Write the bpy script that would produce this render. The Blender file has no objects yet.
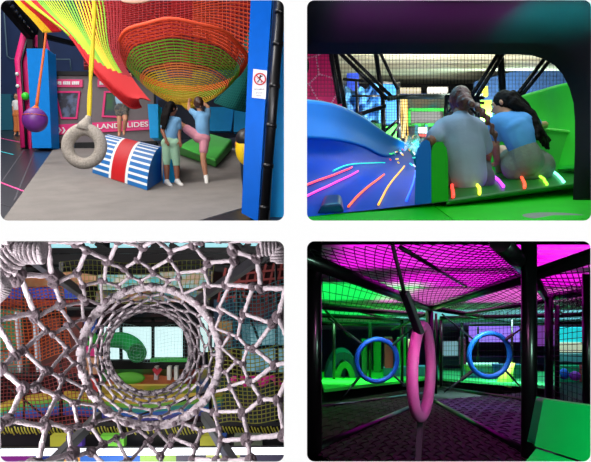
import bpy, math, random
from mathutils import Vector, Matrix, noise
random.seed(7)
S = bpy.context.scene
COL = S.collection
F = 600.0; CX = 295.5; CY = 231.0
PI = math.pi

def P(x, y, Y):
    """point of the place seen at pixel x, y from the entrance, Y metres deep"""
    return Vector(((x - CX) / F * Y, Y, (CY - y) / F * Y))

# ---------------------------------------------------------------- materials
def lin(c):
    return tuple(((v / 255) / 12.92 if v / 255 <= 0.04045 else ((v / 255 + 0.055) / 1.055) ** 2.4) for v in c[:3]) + (1.0,)
MATS = {}
def mat(name, c, rough=0.55, metal=0.0, var=0.0, vscale=8.0, bump=0.0, bscale=60.0, c2=None, emis=0.0, alpha=1.0, trans=0.0, coat=0.0, spec=0.5):
    if name in MATS: return MATS[name]
    m = bpy.data.materials.new(name); m.use_nodes = True
    nt = m.node_tree; b = nt.nodes['Principled BSDF']
    b.inputs['Base Color'].default_value = lin(c)
    b.inputs['Roughness'].default_value = rough
    b.inputs['Metallic'].default_value = metal
    b.inputs['Specular IOR Level'].default_value = spec
    if coat: b.inputs['Coat Weight'].default_value = coat
    if trans: b.inputs['Transmission Weight'].default_value = trans
    if alpha < 1: b.inputs['Alpha'].default_value = alpha
    tc = nt.nodes.new('ShaderNodeTexCoord')
    if var > 0 or c2:
        n = nt.nodes.new('ShaderNodeTexNoise'); n.inputs['Scale'].default_value = vscale; n.inputs['Detail'].default_value = 4
        r = nt.nodes.new('ShaderNodeValToRGB')
        if c2:
            a_, b_ = lin(c), lin(c2); r.color_ramp.elements[0].position = 0.42; r.color_ramp.elements[1].position = 0.6
        else:
            l = lin(c); a_ = tuple(v * (1 - var) for v in l[:3]) + (1,); b_ = tuple(min(1, v * (1 + var)) for v in l[:3]) + (1,)
            r.color_ramp.elements[0].position = 0.3; r.color_ramp.elements[1].position = 0.7
        r.color_ramp.elements[0].color = a_; r.color_ramp.elements[1].color = b_
        nt.links.new(tc.outputs['Object'], n.inputs['Vector']); nt.links.new(n.outputs['Fac'], r.inputs['Fac']); nt.links.new(r.outputs['Color'], b.inputs['Base Color'])
    if bump > 0:
        n2 = nt.nodes.new('ShaderNodeTexNoise'); n2.inputs['Scale'].default_value = bscale; n2.inputs['Detail'].default_value = 3
        bp = nt.nodes.new('ShaderNodeBump'); bp.inputs['Strength'].default_value = bump; bp.inputs['Distance'].default_value = 0.01
        nt.links.new(tc.outputs['Object'], n2.inputs['Vector']); nt.links.new(n2.outputs['Fac'], bp.inputs['Height']); nt.links.new(bp.outputs['Normal'], b.inputs['Normal'])
    if emis:
        b.inputs['Emission Color'].default_value = lin(c); b.inputs['Emission Strength'].default_value = emis
    MATS[name] = m
    return m

# ---------------------------------------------------------------- mesh builder
class MB:
    def __init__(s): s.v = []; s.f = []; s.m = []; s.sm = []
    def add(s, vs, fs, mi=0, smooth=False):
        o = len(s.v); s.v += [tuple(p) for p in vs]
        for f in fs: s.f.append(tuple(i + o for i in f)); s.m.append(mi); s.sm.append(smooth)
        return s
    def box(s, lo, hi, mi=0):
        x0, y0, z0 = lo; x1, y1, z1 = hi
        return s.hexa([Vector(p) for p in ((x0,y0,z0),(x1,y0,z0),(x1,y1,z0),(x0,y1,z0),(x0,y0,z1),(x1,y0,z1),(x1,y1,z1),(x0,y1,z1))], mi)
    def hexa(s, p, mi=0):
        """8 corners: 4 below, 4 above in the same order"""
        return s.add(p, [(3,2,1,0),(4,5,6,7),(0,1,5,4),(1,2,6,5),(2,3,7,6),(3,0,4,7)], mi)
    def prism(s, poly, d, mi=0, mi_side=None, smooth=False):
        """polygon pushed along vector d"""
        n = len(poly); poly = [Vector(p) for p in poly]; d = Vector(d)
        vs = poly + [p + d for p in poly]
        s.add(vs, [tuple(range(n)), tuple(range(2 * n - 1, n - 1, -1))], mi)
        s.add(vs, [(i, i + n, (i + 1) % n + n, (i + 1) % n) for i in range(n)], mi if mi_side is None else mi_side, smooth)
        return s
    def tube(s, pts, r, n=8, mi=0, closed=False, caps=True, lobes=0, pitch=None, amp=0.18, flat=1.0):
        pts = [Vector(p) for p in pts]; N = len(pts)
        if N < 2: return s
        rad = r if isinstance(r, (list, tuple)) else [r] * N
        T = []
        for i in range(N):
            a = pts[(i - 1) % N] if (closed or i > 0) else pts[i]
            b = pts[(i + 1) % N] if (closed or i < N - 1) else pts[i]
            t = b - a; T.append(t.normalized() if t.length > 1e-9 else Vector((0, 0, 1)))
        up = Vector((0, 0, 1)) if abs(T[0].z) < 0.9 else Vector((0, 1, 0))
        u = T[0].cross(up).normalized(); vs = []; L = 0
        for i in range(N):
            if i: 
                L += (pts[i] - pts[i - 1]).length
            u = (u - T[i] * u.dot(T[i])); u = u.normalized() if u.length > 1e-6 else T[i].orthogonal().normalized()
            w = T[i].cross(u)
            for k in range(n):
                a = 2 * PI * k / n; q = rad[i]
                if lobes: q *= 1 + amp * math.cos(lobes * a + 2 * PI * L / (pitch or rad[i] * 5))
                vs.append(pts[i] + u * (math.cos(a) * q) + w * (math.sin(a) * q * flat))
        fs = []
        for i in range(N if closed else N - 1):
            j = (i + 1) % N
            for k in range(n): fs.append((i*n+k, i*n+(k+1) % n, j*n+(k+1) % n, j*n+k))
        s.add(vs, fs, mi, n > 4)
        if caps and not closed:
            o = len(s.v) - len(vs)
            s.f.append(tuple(o + k for k in range(n))[::-1]); s.m.append(mi); s.sm.append(False)
            s.f.append(tuple(o + (N-1)*n + k for k in range(n))); s.m.append(mi); s.sm.append(False)
        return s
    def bar(s, a, b, w, h=None, mi=0, up=(0, 0, 1)):
        a, b = Vector(a), Vector(b); h = h or w; t = (b - a).normalized(); up = Vector(up)
        if abs(t.dot(up)) > 0.98: up = Vector((0, 1, 0))
        u = t.cross(up).normalized() * w / 2; v = u.cross(t).normalized() * h / 2
        return s.hexa([a-u-v, a+u-v, b+u-v, b-u-v, a-u+v, a+u+v, b+u+v, b-u+v], mi)
    def ell(s, c, r, mi=0, nu=16, nv=10, R=None):
        c = Vector(c); r = r if isinstance(r, (tuple, list)) else (r, r, r); vs = []; fs = []
        for j in range(nv + 1):
            t = PI * j / nv
            for i in range(nu):
                a = 2 * PI * i / nu
                p = Vector((math.sin(t)*math.cos(a)*r[0], math.sin(t)*math.sin(a)*r[1], math.cos(t)*r[2]))
                vs.append(c + (R @ p if R else p))
        for j in range(nv):
            for i in range(nu): fs.append((j*nu+i, (j+1)*nu+i, (j+1)*nu+(i+1) % nu, j*nu+(i+1) % nu))
        return s.add(vs, fs, mi, True)
    def cap(s, a, b, ra, rb, n=12, mi=0):
        a, b = Vector(a), Vector(b); t = b - a
        if t.length < 1e-5: return s.ell(a, ra, mi)
        t.normalize(); pts = []; rr = []
        for k in range(5):
            q = PI / 2 * (k / 4); pts.append(a - t * ra * math.cos(q)); rr.append(max(1e-4, ra * math.sin(q)))
        for k in range(5):
            q = PI / 2 * (1 - k / 4); pts.append(b + t * rb * math.cos(q)); rr.append(max(1e-4, rb * math.sin(q)))
        return s.tube(pts, rr, n, mi)
    def grid(s, fn, nu, nv, mi=0, closed_u=False, smooth=True, thick=0.0):
        vs = [Vector(fn(i / nu, j / nv)) for j in range(nv + 1) for i in range(nu + 1)]
        fs = [(j*(nu+1)+i, j*(nu+1)+i+1, (j+1)*(nu+1)+i+1, (j+1)*(nu+1)+i) for j in range(nv) for i in range(nu)]
        s.add(vs, fs, mi, smooth)
        return s
    def build(s, name, mats, parent=None, origin=None, mods=None, label=None):
        me = bpy.data.meshes.new(name)
        o = Vector(origin) if origin is not None else (Vector(parent.location) if parent is not None and parent.type == 'EMPTY' else (sum((Vector(p) for p in s.v), Vector()) / max(1, len(s.v))))
        if parent is not None: o = world_loc(parent)
        me.from_pydata([tuple(Vector(p) - o) for p in s.v], [], s.f)
        mats = mats if isinstance(mats, (list, tuple)) else [mats]
        for m in mats: me.materials.append(m)
        me.polygons.foreach_set('material_index', s.m); me.polygons.foreach_set('use_smooth', s.sm)
        me.update(); me.validate()
        ob = bpy.data.objects.new(name, me); COL.objects.link(ob)
        if parent is not None: ob.parent = parent
        else: ob.location = o
        for fn in (mods or []): fn(ob)
        if label: ob['label'] = label
        return ob

def world_loc(o):
    v = Vector((0, 0, 0))
    while o is not None: v += o.location; o = o.parent
    return v
def bevel(w, seg=2):
    def f(o):
        m = o.modifiers.new('bevel', 'BEVEL'); m.width = w; m.segments = seg; m.limit_method = 'ANGLE'
    return f
def solid(t, off=0):
    def f(o):
        m = o.modifiers.new('solid', 'SOLIDIFY'); m.thickness = t; m.offset = off
    return f
def remesh(v, sm=4):
    def f(o):
        m = o.modifiers.new('remesh', 'REMESH'); m.mode = 'VOXEL'; m.voxel_size = v; m.use_smooth_shade = True
        if sm:
            q = o.modifiers.new('smooth', 'SMOOTH'); q.factor = 0.5; q.iterations = sm
    return f
def tag(o, label=None, cat=None, group=None, kind=None):
    if label: o['label'] = label
    if cat: o['category'] = cat
    if group: o['group'] = group
    if kind: o['kind'] = kind
    return o
def thing(name, label, cat, loc=(0, 0, 0), group=None):
    o = bpy.data.objects.new(name, None); o.empty_display_size = 0.1; COL.objects.link(o); o.location = loc
    return tag(o, label, cat, group)
def struct(mb, name, m, **k):
    o = mb.build(name, m, **k); o['kind'] = 'structure'; return o
def arc(c, r, a0, a1, n, u=(1, 0, 0), v=(0, 0, 1)):
    c, u, v = Vector(c), Vector(u), Vector(v)
    return [c + u * (r * math.cos(a0 + (a1-a0)*i/n)) + v * (r * math.sin(a0 + (a1-a0)*i/n)) for i in range(n + 1)]
def lerp(a, b, t): return a + (b - a) * t
def poly_at(pts, t):
    """point at parameter t in 0..1 on a smooth path"""
    n = len(pts) - 1; q = min(max(t, 0), 1) * n; i = min(int(q), n - 1); f = q - i
    p0, p1, p2, p3 = pts[max(i-1, 0)], pts[i], pts[i+1], pts[min(i+2, n)]
    p0, p1, p2, p3 = map(Vector, (p0, p1, p2, p3))
    return 0.5 * ((2*p1) + (-p0+p2)*f + (2*p0-5*p1+4*p2-p3)*f*f + (-p0+3*p1-3*p2+p3)*f**3)
def smooth_path(pts, n): return [poly_at(pts, i / n) for i in range(n + 1)]
def rope(mb, a, b, r, mi=0, sag=0.0, n=8):
    a, b = Vector(a), Vector(b); L = (b - a).length; k = max(2, int(L / (r * 1.3)))
    mb.tube([a.lerp(b, i/k) + Vector((0, 0, -sag * 4 * (i/k) * (1 - i/k))) for i in range(k + 1)], r, n, mi, lobes=3, pitch=r * 7, amp=0.2)
def area(name, loc, target, size, power, color, sy=None):
    l = bpy.data.lights.new(name, 'AREA'); l.energy = power; l.color = color; l.size = size
    if sy: l.shape = 'RECTANGLE'; l.size_y = sy
    o = bpy.data.objects.new(name, l); COL.objects.link(o); o.location = loc
    o.rotation_euler = (Vector(target) - Vector(loc)).to_track_quat('-Z', 'Y').to_euler()
    return o
def text(body, size, m, parent, loc, extrude=0.003, align='CENTER', xs=1.0, name='lettering', rot=(PI/2, 0, 0)):
    c = bpy.data.curves.new(name, 'FONT'); c.body = body; c.size = size; c.extrude = extrude; c.align_x = align; c.align_y = 'CENTER'
    c.offset = size * 0.012
    c.materials.append(m); o = bpy.data.objects.new(name, c); COL.objects.link(o)
    bpy.context.view_layer.update()
    me = bpy.data.meshes.new_from_object(o.evaluated_get(bpy.context.evaluated_depsgraph_get())); me.name = name
    bpy.data.objects.remove(o); o = bpy.data.objects.new(name, me); COL.objects.link(o)
    o.parent = parent; o.location = Vector(loc) - (world_loc(parent) if parent else Vector()); o.rotation_euler = rot; o.scale = (xs, 1, 1)
    return o
def net_sheet(mb, fn, nu, nv, ru, rv, mfun, closed=False, su=2, sides=3):
    """knotted net over surface fn(u,v): cords along u at every row v and along v at every column u"""
    for j in range(nv + 1):
        v = j / nv; pts = [fn(i / (nu*su) , v) for i in range(nu*su + (0 if closed else 1))]
        # runs of one colour
        run = [pts[0]]; cur = mfun(0, v)
        for i in range(1, len(pts)):
            mi = mfun(i / (nu*su), v); run.append(pts[i])
            if mi != cur: mb.tube(run, ru, sides, cur, caps=False); run = [pts[i]]; cur = mi
        if closed: run.append(pts[0])
        if len(run) > 1: mb.tube(run, ru, sides, cur, caps=False)
    for i in range(nu + (0 if closed else 1)):
        u = i / nu; run = [fn(u, 0)]; cur = mfun(u, 0)
        for j in range(1, nv + 1):
            mi = mfun(u, j / nv); run.append(fn(u, j / nv))
            if mi != cur: mb.tube(run, rv, sides, cur, caps=False); run = [run[-1]]; cur = mi
        if len(run) > 1: mb.tube(run, rv, sides, cur, caps=False)

# ---------------------------------------------------------------- people
SKIN = mat('skin', (196, 138, 108), 0.5, var=0.06, vscale=12)
SKIN_DARK = mat('skin_brown', (140, 86, 62), 0.5, var=0.06, vscale=12)
EYE = mat('eye_white', (235, 235, 232), 0.3); PUPIL = mat('pupil', (30, 20, 16), 0.2); LIP = mat('lips', (160, 84, 80), 0.5)
def hand(mb, w, d, palm, s=1.0, curl=0.5):
    """five fingers on a palm: w wrist, d pointing direction, palm the palm normal"""
    d = Vector(d).normalized(); n = Vector(palm); n = (n - d * n.dot(d)).normalized(); side = d.cross(n)
    w = Vector(w); c = w + d * 0.035 * s
    mb.cap(w, c, 0.017*s, 0.02*s, 10)
    for k, (o, L) in enumerate(((-1.5, .05), (-.5, .06), (.5, .057), (1.5, .044))):
        a = c + side * o * 0.0125 * s + d * 0.012 * s
        mb.cap(c + side * o * 0.009 * s, a, 0.011*s, 0.009*s, 8)
        b = a + (d * math.cos(curl*.6) + n * math.sin(curl*.6)) * L * .5 * s
        e = b + (d * math.cos(curl*1.6) + n * math.sin(curl*1.6)) * L * .5 * s
        mb.cap(a, b, 0.0085*s, 0.0075*s, 8); mb.cap(b, e, 0.0075*s, 0.006*s, 8)
    t0 = w + d * 0.012 * s - side * 0.014 * s; t1 = t0 + (d * .5 - side * .75 + n * .35).normalized() * .03 * s
    mb.cap(t0, t1, 0.011*s, 0.009*s, 8); mb.cap(t1, t1 + (d * .85 - side * .25 + n * .35).normalized() * .024 * s, 0.009*s, 0.007*s, 8)
def figure(label, J, face=(0, 1, 0), s=1.0, hs=1.0, skin=None, shirt=None, bottoms=None, shoe=None, hair=None, hairfn=None, sleeve=0.55, leglen=0.5,
           voxel=0.0065, group=None, palmL=(0, 1, 0), palmR=(0, 1, 0), curl=0.5, extra=None, shirt_low=0.0, loose=1.0, bare=False):
    """J: joints by name in world metres (head, neck, chest, waist, pelvis, sh/el/wr/hd + hp/kn/an/to with l and r)"""
    skin = skin or SKIN; J = {k: Vector(v) for k, v in J.items()}
    feet = [J[k] for k in ('tol', 'tor', 'anl', 'anr') if k in J] or [J['pelvis']]
    base = Vector((J['pelvis'].x, J['pelvis'].y, min(min(p.z for p in feet), J['pelvis'].z) - 0.02))
    t = thing('person', label, 'person', base, group)
    f = Vector(face).normalized(); up = (J['head'] - J['neck']).normalized(); f = (f - up * f.dot(up)).normalized(); rt = f.cross(up)
    R = Matrix((rt, f, up)).transposed()
    b = MB(); h = J['head']; s0 = s; s = s * hs
    b.ell(h, (.068*s, .083*s, .095*s), R=R); b.ell(h + f*.02*s - up*.05*s, (.052*s, .055*s, .05*s), R=R)
    b.ell(h + f*.088*s - up*.012*s, (.011*s, .016*s, .02*s), R=R)
    for q in (-1, 1):
        b.ell(h + rt*.07*s*q - up*.01*s, (.01*s, .017*s, .026*s), R=R)
        b.ell(h + f*.072*s + rt*q*.03*s + up*.022*s, (.022*s, .012*s, .008*s), R=R)
    b.cap(h - up*.05*s - f*.015*s, J['neck'], .038*s, .04*s); s = s0
    ch, wa, pe = J['chest'], J['waist'], J['pelvis']
    shl, shr = J['shl'], J['shr']; hl, hr = J['hpl'], J['hpr']
    b.cap(J['neck'], ch, .045*s, .085*s); b.cap(shl, shr, .045*s, .045*s); b.cap(shl.lerp(ch, .4), shr.lerp(ch, .4), .07*s, .07*s)
    b.cap(ch, wa, .09*s, .078*s); b.cap(wa, pe, .078*s, .09*s); b.cap(hl, hr, .085*s, .085*s)
    for q in 'lr':
        if 'el'+q in J:
            b.cap(J['sh'+q], J['el'+q], .04*s, .031*s); b.cap(J['el'+q], J['wr'+q], .031*s, .02*s)
            if not bare: hand(b, J['wr'+q], J['hd'+q] - J['wr'+q], palmL if q == 'l' else palmR, s*0.95, curl)
        if 'kn'+q in J:
            b.cap(J['hp'+q], J['kn'+q], .072*s, .048*s); b.cap(J['kn'+q], J['kn'+q].lerp(J['an'+q], .35), .046*s, .048*s); b.cap(J['kn'+q].lerp(J['an'+q], .35), J['an'+q], .048*s, .028*s)
            b.cap(J['an'+q], J['to'+q], .03*s, .022*s)
    b.build('body', skin, t, mods=[remesh(voxel, 5)])
    s = s0 * hs
    for q in (-1, 1):
        c = h + f*.073*s + rt*q*.03*s + up*.004*s
        eo = MB().ell(c, (.013*s, .009*s, .008*s), R=R).build('eye', EYE, t); MB().ell(c + f*.0065*s, .0048*s).build('pupil', PUPIL, eo)
    MB().ell(h + f*.074*s - up*.05*s, (.02*s, .008*s, .006*s), R=R).build('mouth', LIP, t)
    s = s0
    if shirt:
        c = MB(); L = loose
        c.cap(shl, shr, .053*s, .053*s); c.cap(J['neck'].lerp(ch, .25), ch, .055*s, .095*s)
        c.cap(shl.lerp(ch, .4), shr.lerp(ch, .4), .08*s, .08*s); c.cap(ch, wa, .102*s*L, .098*s*L)
        lo = wa.lerp(pe, shirt_low); c.cap(wa, lo, .098*s*L, .1*s*L)
        hw = (shl - shr) * .14
        up2 = (ch - lo).normalized(); rx = (shl - shr); rx = (rx - up2 * rx.dot(up2)); W_ = rx.length; rx.normalize(); Rt = Matrix((rx, up2.cross(rx), up2)).transposed()
        c.ell(ch.lerp(lo, .5), (W_ * .5 * L + .018*s, .112*s*L, (ch - lo).length * .5 + (.09 if shirt_low >= 0 else .03)*s), R=Rt, nu=24, nv=14)
        c.cap(ch + hw, lo + hw, .09*s*L, .085*s*L); c.cap(ch - hw, lo - hw, .09*s*L, .085*s*L)
        for q in 'lr':
            if 'el'+q in J: c.cap(J['sh'+q], J['sh'+q].lerp(J['el'+q], sleeve), .05*s, .05*s)
        c.build('shirt', shirt, t, mods=[remesh(.009, 12)])
    if bottoms:
        c = MB(); c.cap(wa.lerp(pe, .6), pe, .092*s, .098*s); c.cap(hl, hr, .096*s, .096*s)
        for q in 'lr':
            if 'kn'+q in J:
                if leglen <= 1: c.cap(J['hp'+q], J['hp'+q].lerp(J['kn'+q], leglen), .085*s, (.085 - .022*leglen)*s)
                else:
                    c.cap(J['hp'+q], J['kn'+q], .085*s, .06*s); c.cap(J['kn'+q], J['kn'+q].lerp(J['an'+q], leglen - 1), .06*s, .054*s)
        c.build('shorts' if leglen <= 1 else 'trousers', bottoms, t, mods=[remesh(.009, 3)])
    if shoe:
        for q in 'lr':
            if 'an'+q in J:
                a, o = J['an'+q], J['to'+q]; d = (o - a)
                c = MB(); c.cap(a - d*.15 - Vector((0, 0, .008*s)), o + d*.1, .036*s, .03*s); c.cap(a + Vector((0, 0, .02*s)), a.lerp(o, .4), .037*s, .034*s)
                c.build('shoe', shoe, t, mods=[remesh(.008, 2)])
    if hair:
        s = s0 * hs; c = MB(); c.ell(h + up*.014*s - f*.014*s, (.081*s, .088*s, .098*s), R=R)
        if hairfn: hairfn(c, h, f, up, rt, s)
        c.build('hair', hair, t, mods=[remesh(.007, 3)]); s = s0
    if extra: extra(t, J)
    return t
# ================================================================ the building: four bays behind a white front wall
WHITE = mat('white_paint', (246, 246, 246), 0.9, spec=0.1)
BLACKM = mat('matt_black', (16, 15, 18), 0.8)
DARKS = mat('dark_shell', (24, 24, 30), 0.85)
D0, D1 = 1.60, 1.63
def rrect(x0, y0, x1, y1, r, n=6):
    pts = []
    for (cx, cy, a) in ((x1-r, y0+r, -90), (x1-r, y1-r, 0), (x0+r, y1-r, 90), (x0+r, y0+r, 180)):
        pts.append([(cx + r*math.cos(math.radians(a + 90*k/n)), cy + r*math.sin(math.radians(a + 90*k/n))) for k in range(n+1)])
    return pts
PANES = [(0.6, 0.2, 284, 220.6), (307, 0.2, 591.2, 220.6), (0.2, 241.2, 284, 461.5), (307, 241.2, 590.6, 461.5)]
QUADS = [(-5200, -3500, 295.5, 231), (295.5, -3500, 5800, 231), (-5200, 231, 295.5, 3500), (295.5, 231, 5800, 3500)]  # reaches far out of view to shut out the world light
w = MB()
for (pane, q) in zip(PANES, QUADS):
    for (D, grow, flip) in ((D0, 0, 0), (D1, 3, 1)):
        x0, y0, x1, y1 = pane
        arcs = rrect(x0-grow, y0-grow, x1+grow, y1+grow, 7.5)
        corners = [(q[2], q[1]), (q[2], q[3]), (q[0], q[3]), (q[0], q[1])]
        for k in range(4):
            c = corners[k]; a = arcs[k]; nx = arcs[(k+1) % 4]; c2 = corners[(k+1) % 4]
            for i in range(len(a)-1): w.add([P(*c, D), P(*a[i], D), P(*a[i+1], D)], [(0, 1, 2)])
            w.add([P(*c, D), P(*a[-1], D), P(*nx[0], D), P(*c2, D)], [(0, 1, 2, 3)])
    A = [p for a in rrect(*pane, 7.5) for p in a]; B = [p for a in rrect(pane[0]-3, pane[1]-3, pane[2]+3, pane[3]+3, 7.5) for p in a]
    for i in range(len(A)):
        j = (i+1) % len(A); w.add([P(*A[i], D0), P(*A[j], D0), P(*B[j], D1), P(*B[i], D1)], [(0, 1, 2, 3)])
struct(w, 'wall_front', WHITE)
YB = 27.0
struct(MB().box((-.012, D1+.01, -9), (.012, YB, 11)), 'wall_middle', DARKS)  # unseen divider added to keep light from crossing between bays
struct(MB().box((-15, D1+.01, -.01), (-.013, YB, .01)), 'ceiling', DARKS)  # unseen slab added to stop light between upper and lower bays
struct(MB().box((.013, D1+.01, -.01), (15, YB, .01)), 'ceiling', DARKS)  # the same added light-blocking slab for the right-hand bays
# outer shells, unseen, closing the bays to control the light
struct(MB().box((-15.2, D1+.01, -9), (-15, YB, 11)), 'wall_left', DARKS)
struct(MB().box((15, D1+.01, -9), (15.2, YB, 11)), 'wall_right', DARKS)
struct(MB().box((-15, D1+.01, -9.2), (15, YB, -9)), 'floor', DARKS)
struct(MB().box((0.02, YB, .02), (15, YB+.2, 11)), 'wall_back', DARKS)
struct(MB().box((-15, YB, -9), (15, YB+.2, -.02)), 'wall_back', DARKS)
struct(MB().box((0.02, D1+.01, 8), (15, YB, 8.2)), 'ceiling', DARKS)
cam = bpy.data.cameras.new('camera'); co = bpy.data.objects.new('camera', cam); COL.objects.link(co)
co.rotation_euler = (PI/2, 0, 0); cam.sensor_width = 36; cam.lens = 36 * F / 591; cam.clip_end = 200; cam.clip_start = .05
S.camera = co
S.view_settings.view_transform = 'Standard'; S.view_settings.look = 'None'; S.view_settings.gamma = 1; S.view_settings.exposure = 0
S.view_settings.use_curve_mapping = False
wd = bpy.data.worlds.new('sky'); S.world = wd; wd.use_nodes = True
wd.node_tree.nodes['Background'].inputs[0].default_value = (1, 1, 1, 1); wd.node_tree.nodes['Background'].inputs[1].default_value = 1.08
# ================================================================ bay 1: climbing nets over a padded play floor
H1, K1 = 92.0, 1.426 * F
def G(x, y):            # floor point of bay 1
    return P(x, y, K1 / (y - H1))
def flz(Y): return (CY - H1) / F * Y - K1 / F
def floor_poly(pts, t=.006, up=0.0):
    mb = MB(); q = [G(*p) + Vector((0, 0, up)) for p in pts]; return mb.prism(q, (0, 0, t))
NAVY = mat('navy_wall', (14, 44, 92), 0.7, var=.15, vscale=1.5)
TILE = mat('dark_tile', (30, 28, 36), 0.32, var=.25, vscale=2.5)
MATG = mat('grey_mat', (126, 120, 116), 0.85, var=.10, vscale=3.0, bump=.6, bscale=70)
PINK = mat('hot_pink', (228, 30, 118), 0.5); PINKL = mat('pink_tape', (236, 70, 150), .5)
CYANL = mat('cyan_tape', (40, 190, 200), .5)
BLUEP = mat('blue_vinyl', (6, 126, 214), 0.5, spec=.12, var=.05, bump=.25, bscale=9)
BLUED = mat('deep_blue_vinyl', (0, 100, 214), 0.5, spec=.1, var=.05)
SKYB = mat('sky_blue_vinyl', (24, 164, 238), 0.5, spec=.15, var=.04, bump=.5, bscale=7)
STEEL = mat('black_steel', (18, 18, 22), 0.35, metal=.4, spec=.6)
REDV = mat('red_vinyl', (196, 16, 24), 0.5, var=.05, bump=.2, bscale=12); WHV = mat('white_vinyl', (235, 236, 236), 0.5)
GREENV = mat('green_vinyl', (66, 186, 60), 0.5, var=.06, bump=.2, bscale=9)
GREENS = mat('green_vinyl_side', (44, 150, 44), 0.5)
PANEL = mat('grey_panel', (112, 103, 106), 0.7, var=.05)
LETTER = mat('white_lettering', (245, 240, 240), 0.6)
x0 = -14.9
def flp(x, Y): return Vector((x, Y, flz(Y) - .014))
fm = MB(); fm.prism([flp(x0, 6.25), flp(-.02, 6.25), flp(-.02, 24.2), flp(x0, 24.2)], (0, 0, -.02))
struct(fm, 'floor', TILE)
struct(MB().box((x0, 24.0, 3.8), (-.02, 24.2, 10.8)), 'wall_back', NAVY)
# tile joints and coloured floor tapes
def tape(a, b, w, m, name, label, group=None):
    a, b = G(*a), G(*b); a.z -= .014; b.z -= .014; d = (b - a).normalized(); n = Vector((d.y, -d.x, 0)).normalized() * w / 2; n.z = (CY - H1) / F * n.y
    tag(MB().prism([a - n + Vector((0,0,.001)), a + n + Vector((0,0,.001)), b + n + Vector((0,0,.001)), b - n + Vector((0,0,.001))], (0, 0, .004)).build(name, m), label, 'floor line', group)
tape((-20, 174), (24, 190.5), .035, PINKL, 'floor_tape', 'pink line on the dark floor running into the front of the grey mat')
tape((-20, 133.5), (21, 142), .045, PINKL, 'floor_tape', 'pink line on the dark floor ending below the purple ball')
tape((-20, 146), (13, 154), .045, CYANL, 'floor_tape', 'turquoise line on the dark floor at the left')
JT = mat('tile_joint', (62, 60, 68), .6)
jb = MB()
for a, b in (((-15, 205), (24, 149)), ((14, 200), (34, 152)), ((-20, 196), (10, 206))):
    a, b = G(*a), G(*b); a.z -= .014; b.z -= .014; jb.bar(a + Vector((0,0,.002)), b + Vector((0,0,.002)), .02, .003)
o = jb.build('floor_joints', JT); o['kind'] = 'structure'
# grey mat
m1 = floor_poly([(0, 224), (54, 148), (200, 143), (239, 149), (244, 207), (196, 221)], .012, -.0135)
o = tag(m1.build('play_mat', MATG, mods=[bevel(.004)]), 'large grey textured safety mat under the climbing nets', 'mat')
# ------- the grey LAND SLIDES front
YP = 15.3
t = thing('slide_entrance', 'grey panelled front of the slides with pink window frames and LAND SLIDES lettering', 'slide entrance', P(100, 148, YP))
MB().prism([P(49, 73, YP), P(153, 75, YP), P(155, 143, YP), P(49, 143, YP)], (0, .25, 0)).build('wall_panel', PANEL, t, mods=[bevel(.02)])
MB().prism([P(49, 143, YP-.05), P(155, 141, YP-.05), P(156, 149, YP-.05), P(49, 150, YP-.05)], (0, .35, 0)).build('plinth', BLACKM, t)  # black strip stands in for the dark gap under the panel
MB().prism([P(48, 71, YP-.06), P(154, 72, YP-.06), P(154, 76, YP-.06), P(48, 75, YP-.06)], (0, .3, 0)).build('top_rail', BLACKM, t)
ins = mat('booth_dark', (52, 50, 62), .35, c2=(96, 110, 140), vscale=5); insg = mat('booth_green', (30, 90, 40), .5, c2=(30, 40, 60), vscale=3)
def window(q, mi):
    fr = MB(); Yw = YP - .05; c = sum((Vector((a, b, 0)) for a, b in q), Vector()) / 4
    qi = [(c.x + (a - c.x) * .84, c.y + (b - c.y) * .87) for a, b in q]
    for k in range(4):
        j = (k+1) % 4; fr.prism([P(*q[k], Yw), P(*q[j], Yw), P(*qi[j], Yw), P(*qi[k], Yw)], (0, .05, 0))
    f_ = fr.build('window_frame', PINK, t)
    MB().prism([P(*p, Yw + .03) for p in qi], (0, .02, 0)).build('pane', mi, f_)
window([(53.5, 91), (80.3, 91), (77, 119), (61, 119)], ins)
window([(104, 91), (131, 91), (127, 118), (101.5, 117)], insg)
for (a, b) in ((52, 82.5), (97.5, 128)):
    p = MB().prism([P(a, 79, YP-.05), P(b, 79.5, YP-.05), P(b, 87, YP-.05), P(a, 87, YP-.05)], (0, .05, 0)).build('header_sign', mat('header_pink', (224, 62, 120), .5), t)
    lt = MB(); xx = a + 2; ended = False
    for wd_ in (1.9, 1.9, 1.9, 1.9, None, 1.9, 1.9, 1.9, 1.9, None, 1.9, 1.9, 1.9, 1.9):
        if wd_ is None: xx += 1.3; lt.build('lettering', LETTER, p); lt = MB(); continue
        if xx + 1.5 > b - 1: break
        lt.prism([P(xx, 81.3, YP-.07), P(xx+1.5, 81.3, YP-.07), P(xx+1.5, 84.6, YP-.07), P(xx, 84.6, YP-.07)], (0, .02, 0)); xx += wd_
    if lt.v: lt.build('lettering', LETTER, p)
band = MB().prism([P(50, 125, YP-.05), P(150, 119.5, YP-.05), P(150.5, 129.5, YP-.05), P(50, 135, YP-.05)], (0, .05, 0)).build('sign_band', PINK, t)
for k in range(3):
    x = 53.5 + k * 4.2; MB().prism([P(x, 127.3, YP-.07), P(x+1.4, 127.2, YP-.07), P(x+3.6, 130.2, YP-.07), P(x+1.4, 133.2, YP-.07), P(x, 133.3, YP-.07), P(x+2, 130.2, YP-.07)], (0, .02, 0)).build('arrow', LETTER, band)
text('LAND SLIDES', .175, LETTER, band, P(122.5, 125.6, YP-.062), .006, xs=1.28, rot=(PI/2, math.radians(-3), 0))
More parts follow.
